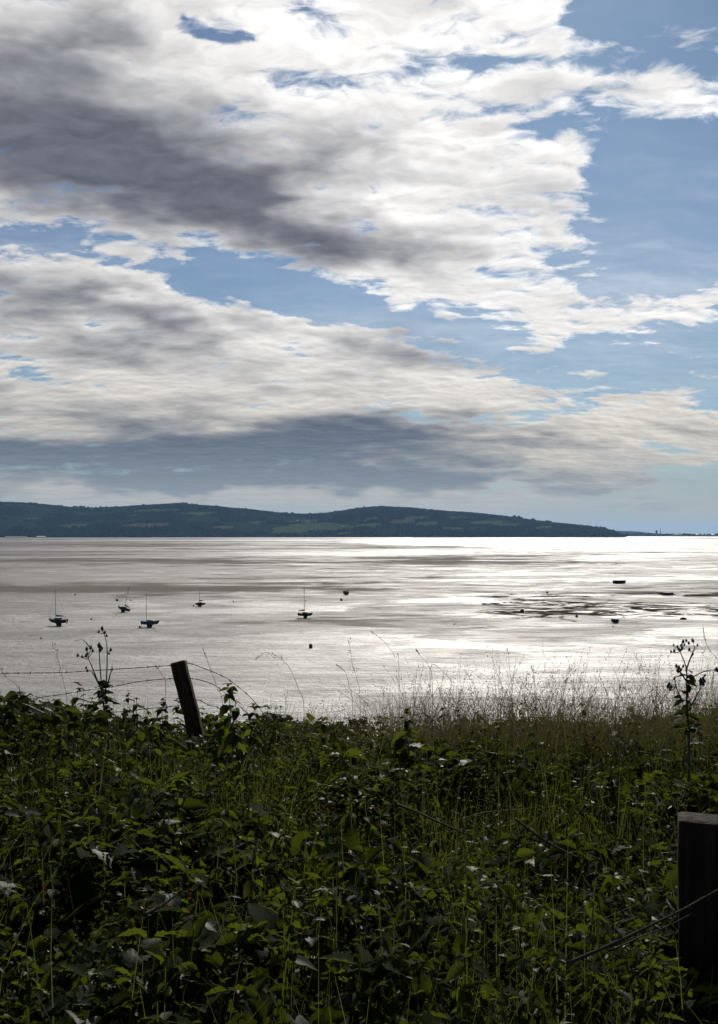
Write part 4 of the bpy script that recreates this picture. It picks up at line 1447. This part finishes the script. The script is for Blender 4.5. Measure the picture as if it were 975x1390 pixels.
def post_mesh(w, d, h, cut=.01, seg=14, wob=.004):
    """squared, slightly worn timber, base at the origin"""
    mb = MB(); V = []
    prof = []
    r = min(w, d) * .12
    for sx, sy in ((-1, -1), (1, -1), (1, 1), (-1, 1)):
        for k in range(3):
            a = math.atan2(sy, sx) + (k - 1) * math.pi / 4 * .9
            prof.append((sx * (w / 2 - r) + r * math.cos(a), sy * (d / 2 - r) + r * math.sin(a)))
    m_ = len(prof)
    for i in range(seg + 1):
        t = i / seg
        dx, dy = random.uniform(-wob, wob), random.uniform(-wob, wob)
        for x, y in prof:
            z = h * t
            if i == seg: z += cut * x / w + random.uniform(-wob, wob)
            V.append((x + dx + random.uniform(-wob, wob) * .4, y + dy, z))
    F_ = [(i * m_ + k, i * m_ + (k + 1) % m_, (i + 1) * m_ + (k + 1) % m_, (i + 1) * m_ + k) for i in range(seg) for k in range(m_)]
    top = len(V)
    V += [(p[0] * .82, p[1] * .82, p[2] + .003) for p in V[-m_:]]
    F_ += [(seg * m_ + k, seg * m_ + (k + 1) % m_, top + (k + 1) % m_, top + k) for k in range(m_)]
    F_.append(tuple(range(top, top + m_)))
    mb.add(V, F_)
    return mb


FY = 7.8
ptop = at(242.5, 899.5, FY); pbot = at(264.5, 988, FY)
ax = (ptop - pbot).normalized()
gz = float(ground_z([pbot.x], [FY])[0])
base = pbot - ax * ((pbot.z - gz + .25) / ax.z)
fence = empty("barbed_wire_fence", (base.x, FY, gz), "old barbed wire fence with one dark leaning post at left", "fence")
org = Vector((base.x, FY, gz))
po = post_mesh(.103, .103, (ptop - base).length, .012).build("post", M_post, fence, True)
po.rotation_mode = 'QUATERNION'
po.rotation_quaternion = ax.to_track_quat('Z', 'Y') @ Vector((0, 0, 1)).rotation_difference(Vector((0, 0, 1)))
po.location = base - org


def barbed_wire(pts, zig=.0):
    P = smooth_path([p - org for p in pts], 8)
    mb = MB()
    A_, B_ = [], []
    tot = 0; acc = []
    for i, p in enumerate(P):
        if i: tot += (P[i] - P[i - 1]).length
        acc.append(tot)
    n_ = int(tot / .02)
    for k in range(n_ + 1):
        s_ = tot * k / n_
        i = max(0, min(len(P) - 2, next((j for j in range(len(acc) - 1) if acc[j + 1] >= s_), len(P) - 2)))
        t_ = (s_ - acc[i]) / max(1e-6, acc[i + 1] - acc[i])
        c = P[i].lerp(P[i + 1], t_)
        an = k * .9
        A_.append(c + Vector((0, math.cos(an), math.sin(an))) * .0016)
        B_.append(c - Vector((0, math.cos(an), math.sin(an))) * .0016)
    mb.tube(A_, .0014, 4); mb.tube(B_, .0014, 4)
    for k in range(2, n_, 4):
        c = A_[k].lerp(B_[k], .5)
        for q_ in range(2):
            d_ = Vector((random.gauss(0, .4), random.gauss(0, 1), random.gauss(0, 1))).normalized() * .013
            mb.tube([c - d_, c, c + d_], [.0007, .0017, .0007], 4)
        mb.blob(c, .0032, 5, 4)
    mb.build("barbed_wire", M_wire, fence)


def sagged(a_px, mids, b_px, Y, far_left):
    return [at(px, py, Y + (dy if len(rest) == 0 else 0)) for (px, py, *rest) in [a_px] + mids + [b_px] for dy in (0,)]


barbed_wire([at(x, y, Y_) for x, y, Y_ in ((-330, 925, 7.50), (-120, 917, 7.60), (7, 914, 7.65), (81, 913, 7.70), (149, 909, 7.72), (236, 903, FY - .05), (254, 900, FY - .05), (281, 909, 7.85), (311, 923, 7.90), (345, 952, 8.00), (372, 990, 8.1))])
barbed_wire([at(x, y, Y_) for x, y, Y_ in ((-330, 965, 7.50), (-120, 955, 7.60), (12, 951, 7.65), (81, 943, 7.70), (112, 938, 7.70), (149, 933, 7.72), (190, 925, 7.75), (238, 921, FY - .05), (260, 921, FY - .05), (281, 926, 7.85), (300, 936, 7.90), (335, 968, 8.00), (355, 995, 8.1))])
barbed_wire([at(x, y, Y_) for x, y, Y_ in ((-330, 985, 7.50), (-120, 975, 7.60), (54, 970, 7.65), (112, 968, 7.70), (152, 967, 7.72), (203, 962, 7.75), (246, 957, FY - .05), (267, 950, FY - .05), (283, 957, 7.85), (301, 963, 7.90), (330, 985, 8.00), (340, 1000, 8.1))])
# staples
for (x, y) in ((240, 902), (246, 921), (256, 954)):
    c = at(x, y, FY - .05) - org
    mb = MB(); mb.tube([c + Vector((-.008, .012, -.006)), c + Vector((-.008, -.006, -.004)), c + Vector((.008, -.006, .004)), c + Vector((.008, .012, .006))], .0016, 4); mb.build("staple", M_wire, fence)

# squared gatepost close by at the right
GYp = 2.75
pt = at(924, 1119, GYp)
zt_ = pt.z
w_ = .215
gzp = float(ground_z([.9], [GYp])[0])
gp = empty("fence_post", (0, 0, 0), "thick square wooden post close by at the lower right edge", "fence post")
mbp = post_mesh(w_, .11, zt_ - gzp + .12, -.006, 10, .0012)
ob = mbp.build("shaft", M_gate, gp, True)
ang = R(-15)
cx = pt.x + (w_ / 2) * math.cos(ang) - (w_ / 2) * math.sin(-ang) * 0
gp.location = (cx + .01, GYp + .03, gzp - .12)
gp.rotation_euler = (0, 0, ang)


# dead canes lying over the leaves
def cane(pts, Y0_, Y1_, r, label, thorns=True):
    P = []
    for i, (px, py) in enumerate(pts):
        P.append(at(px, py, Y0_ + (Y1_ - Y0_) * i / (len(pts) - 1)))
    base = P[0].copy()
    P = smooth_path(P, 5)
    e = empty("bramble_cane", base, label, "cane", "dead bramble canes lying over the leaves")
    mb = MB(); mb.tube([p - base for p in P], [r * (1 - .4 * i / (len(P) - 1)) for i in range(len(P))], 7)
    for i in range(1, len(P) - 1):
        for q_ in range(2):
            d_ = Vector((random.gauss(0, 1), random.gauss(0, 1), random.gauss(0, 1))).normalized()
            c = P[i].lerp(P[i + 1], random.random()) - base
            mb.tube([c + d_ * r * .5, c + d_ * (r + .006)], [r * .4, .0003], 4)
    mb.build("stem", M_cane, e, True)


cane([(770, 1308), (830, 1282), (880, 1258), (925, 1236), (950, 1222), (990, 1200)], 2.15, 2.55, .0036, "pale arching bramble cane in front of the thick square post")
cane([(830, 1290), (870, 1272), (905, 1258), (940, 1240)], 2.3, 2.6, .0019, "thin bramble cane just below the pale arching one")
cane([(540, 1092), (570, 1104), (600, 1118), (638, 1134)], 3.7, 3.3, .0042, "dead brown cane lying across the leaves right of the middle")
cane([(700, 1112), (735, 1138), (765, 1155), (790, 1166)], 3.3, 3.1, .004, "dead brown cane slanting down towards the thick square post")
cane([(195, 1242), (215, 1232), (232, 1220), (246, 1208)], 2.35, 2.5, .0045, "short pale twig among the leaves at lower left")


# ------------------------------------------------------------------ haze
HAZE = True
if HAZE:
    hm = bpy.data.materials.new("haze_air")
    hm.use_nodes = True
    ht = NT(hm.node_tree)
    for n_ in list(ht.n): ht.n.remove(n_)
    ho = ht.node('ShaderNodeOutputMaterial')
    pv = ht.node('ShaderNodeVolumePrincipled')
    pv.inputs['Color'].default_value = rgb(.34, .60, .98)
    pv.inputs['Density'].default_value = 1.8e-5
    pv.inputs['Anisotropy'].default_value = .3
    ht.l.new(pv.outputs[0], ho.inputs['Volume'])
    mb = MB()
    mb.box((0, 19900, 149), (46000, 40400, 302))
    o = mb.build("haze", hm)
    tag(o, "thin pale sea haze over the estuary", "haze", kind="stuff")

# ------------------------------------------------------------------ render settings
S.render.engine = 'CYCLES'
S.view_settings.view_transform = 'Standard'
S.view_settings.look = 'None'
S.view_settings.exposure = 0
S.view_settings.gamma = 1
S.cycles.use_denoising = True
S.cycles.max_bounces = 8
S.cycles.diffuse_bounces = 3
S.cycles.glossy_bounces = 3
S.cycles.transmission_bounces = 4
S.cycles.volume_bounces = 0
S.cycles.transparent_max_bounces = 8
S.cycles.sample_clamp_indirect = 4
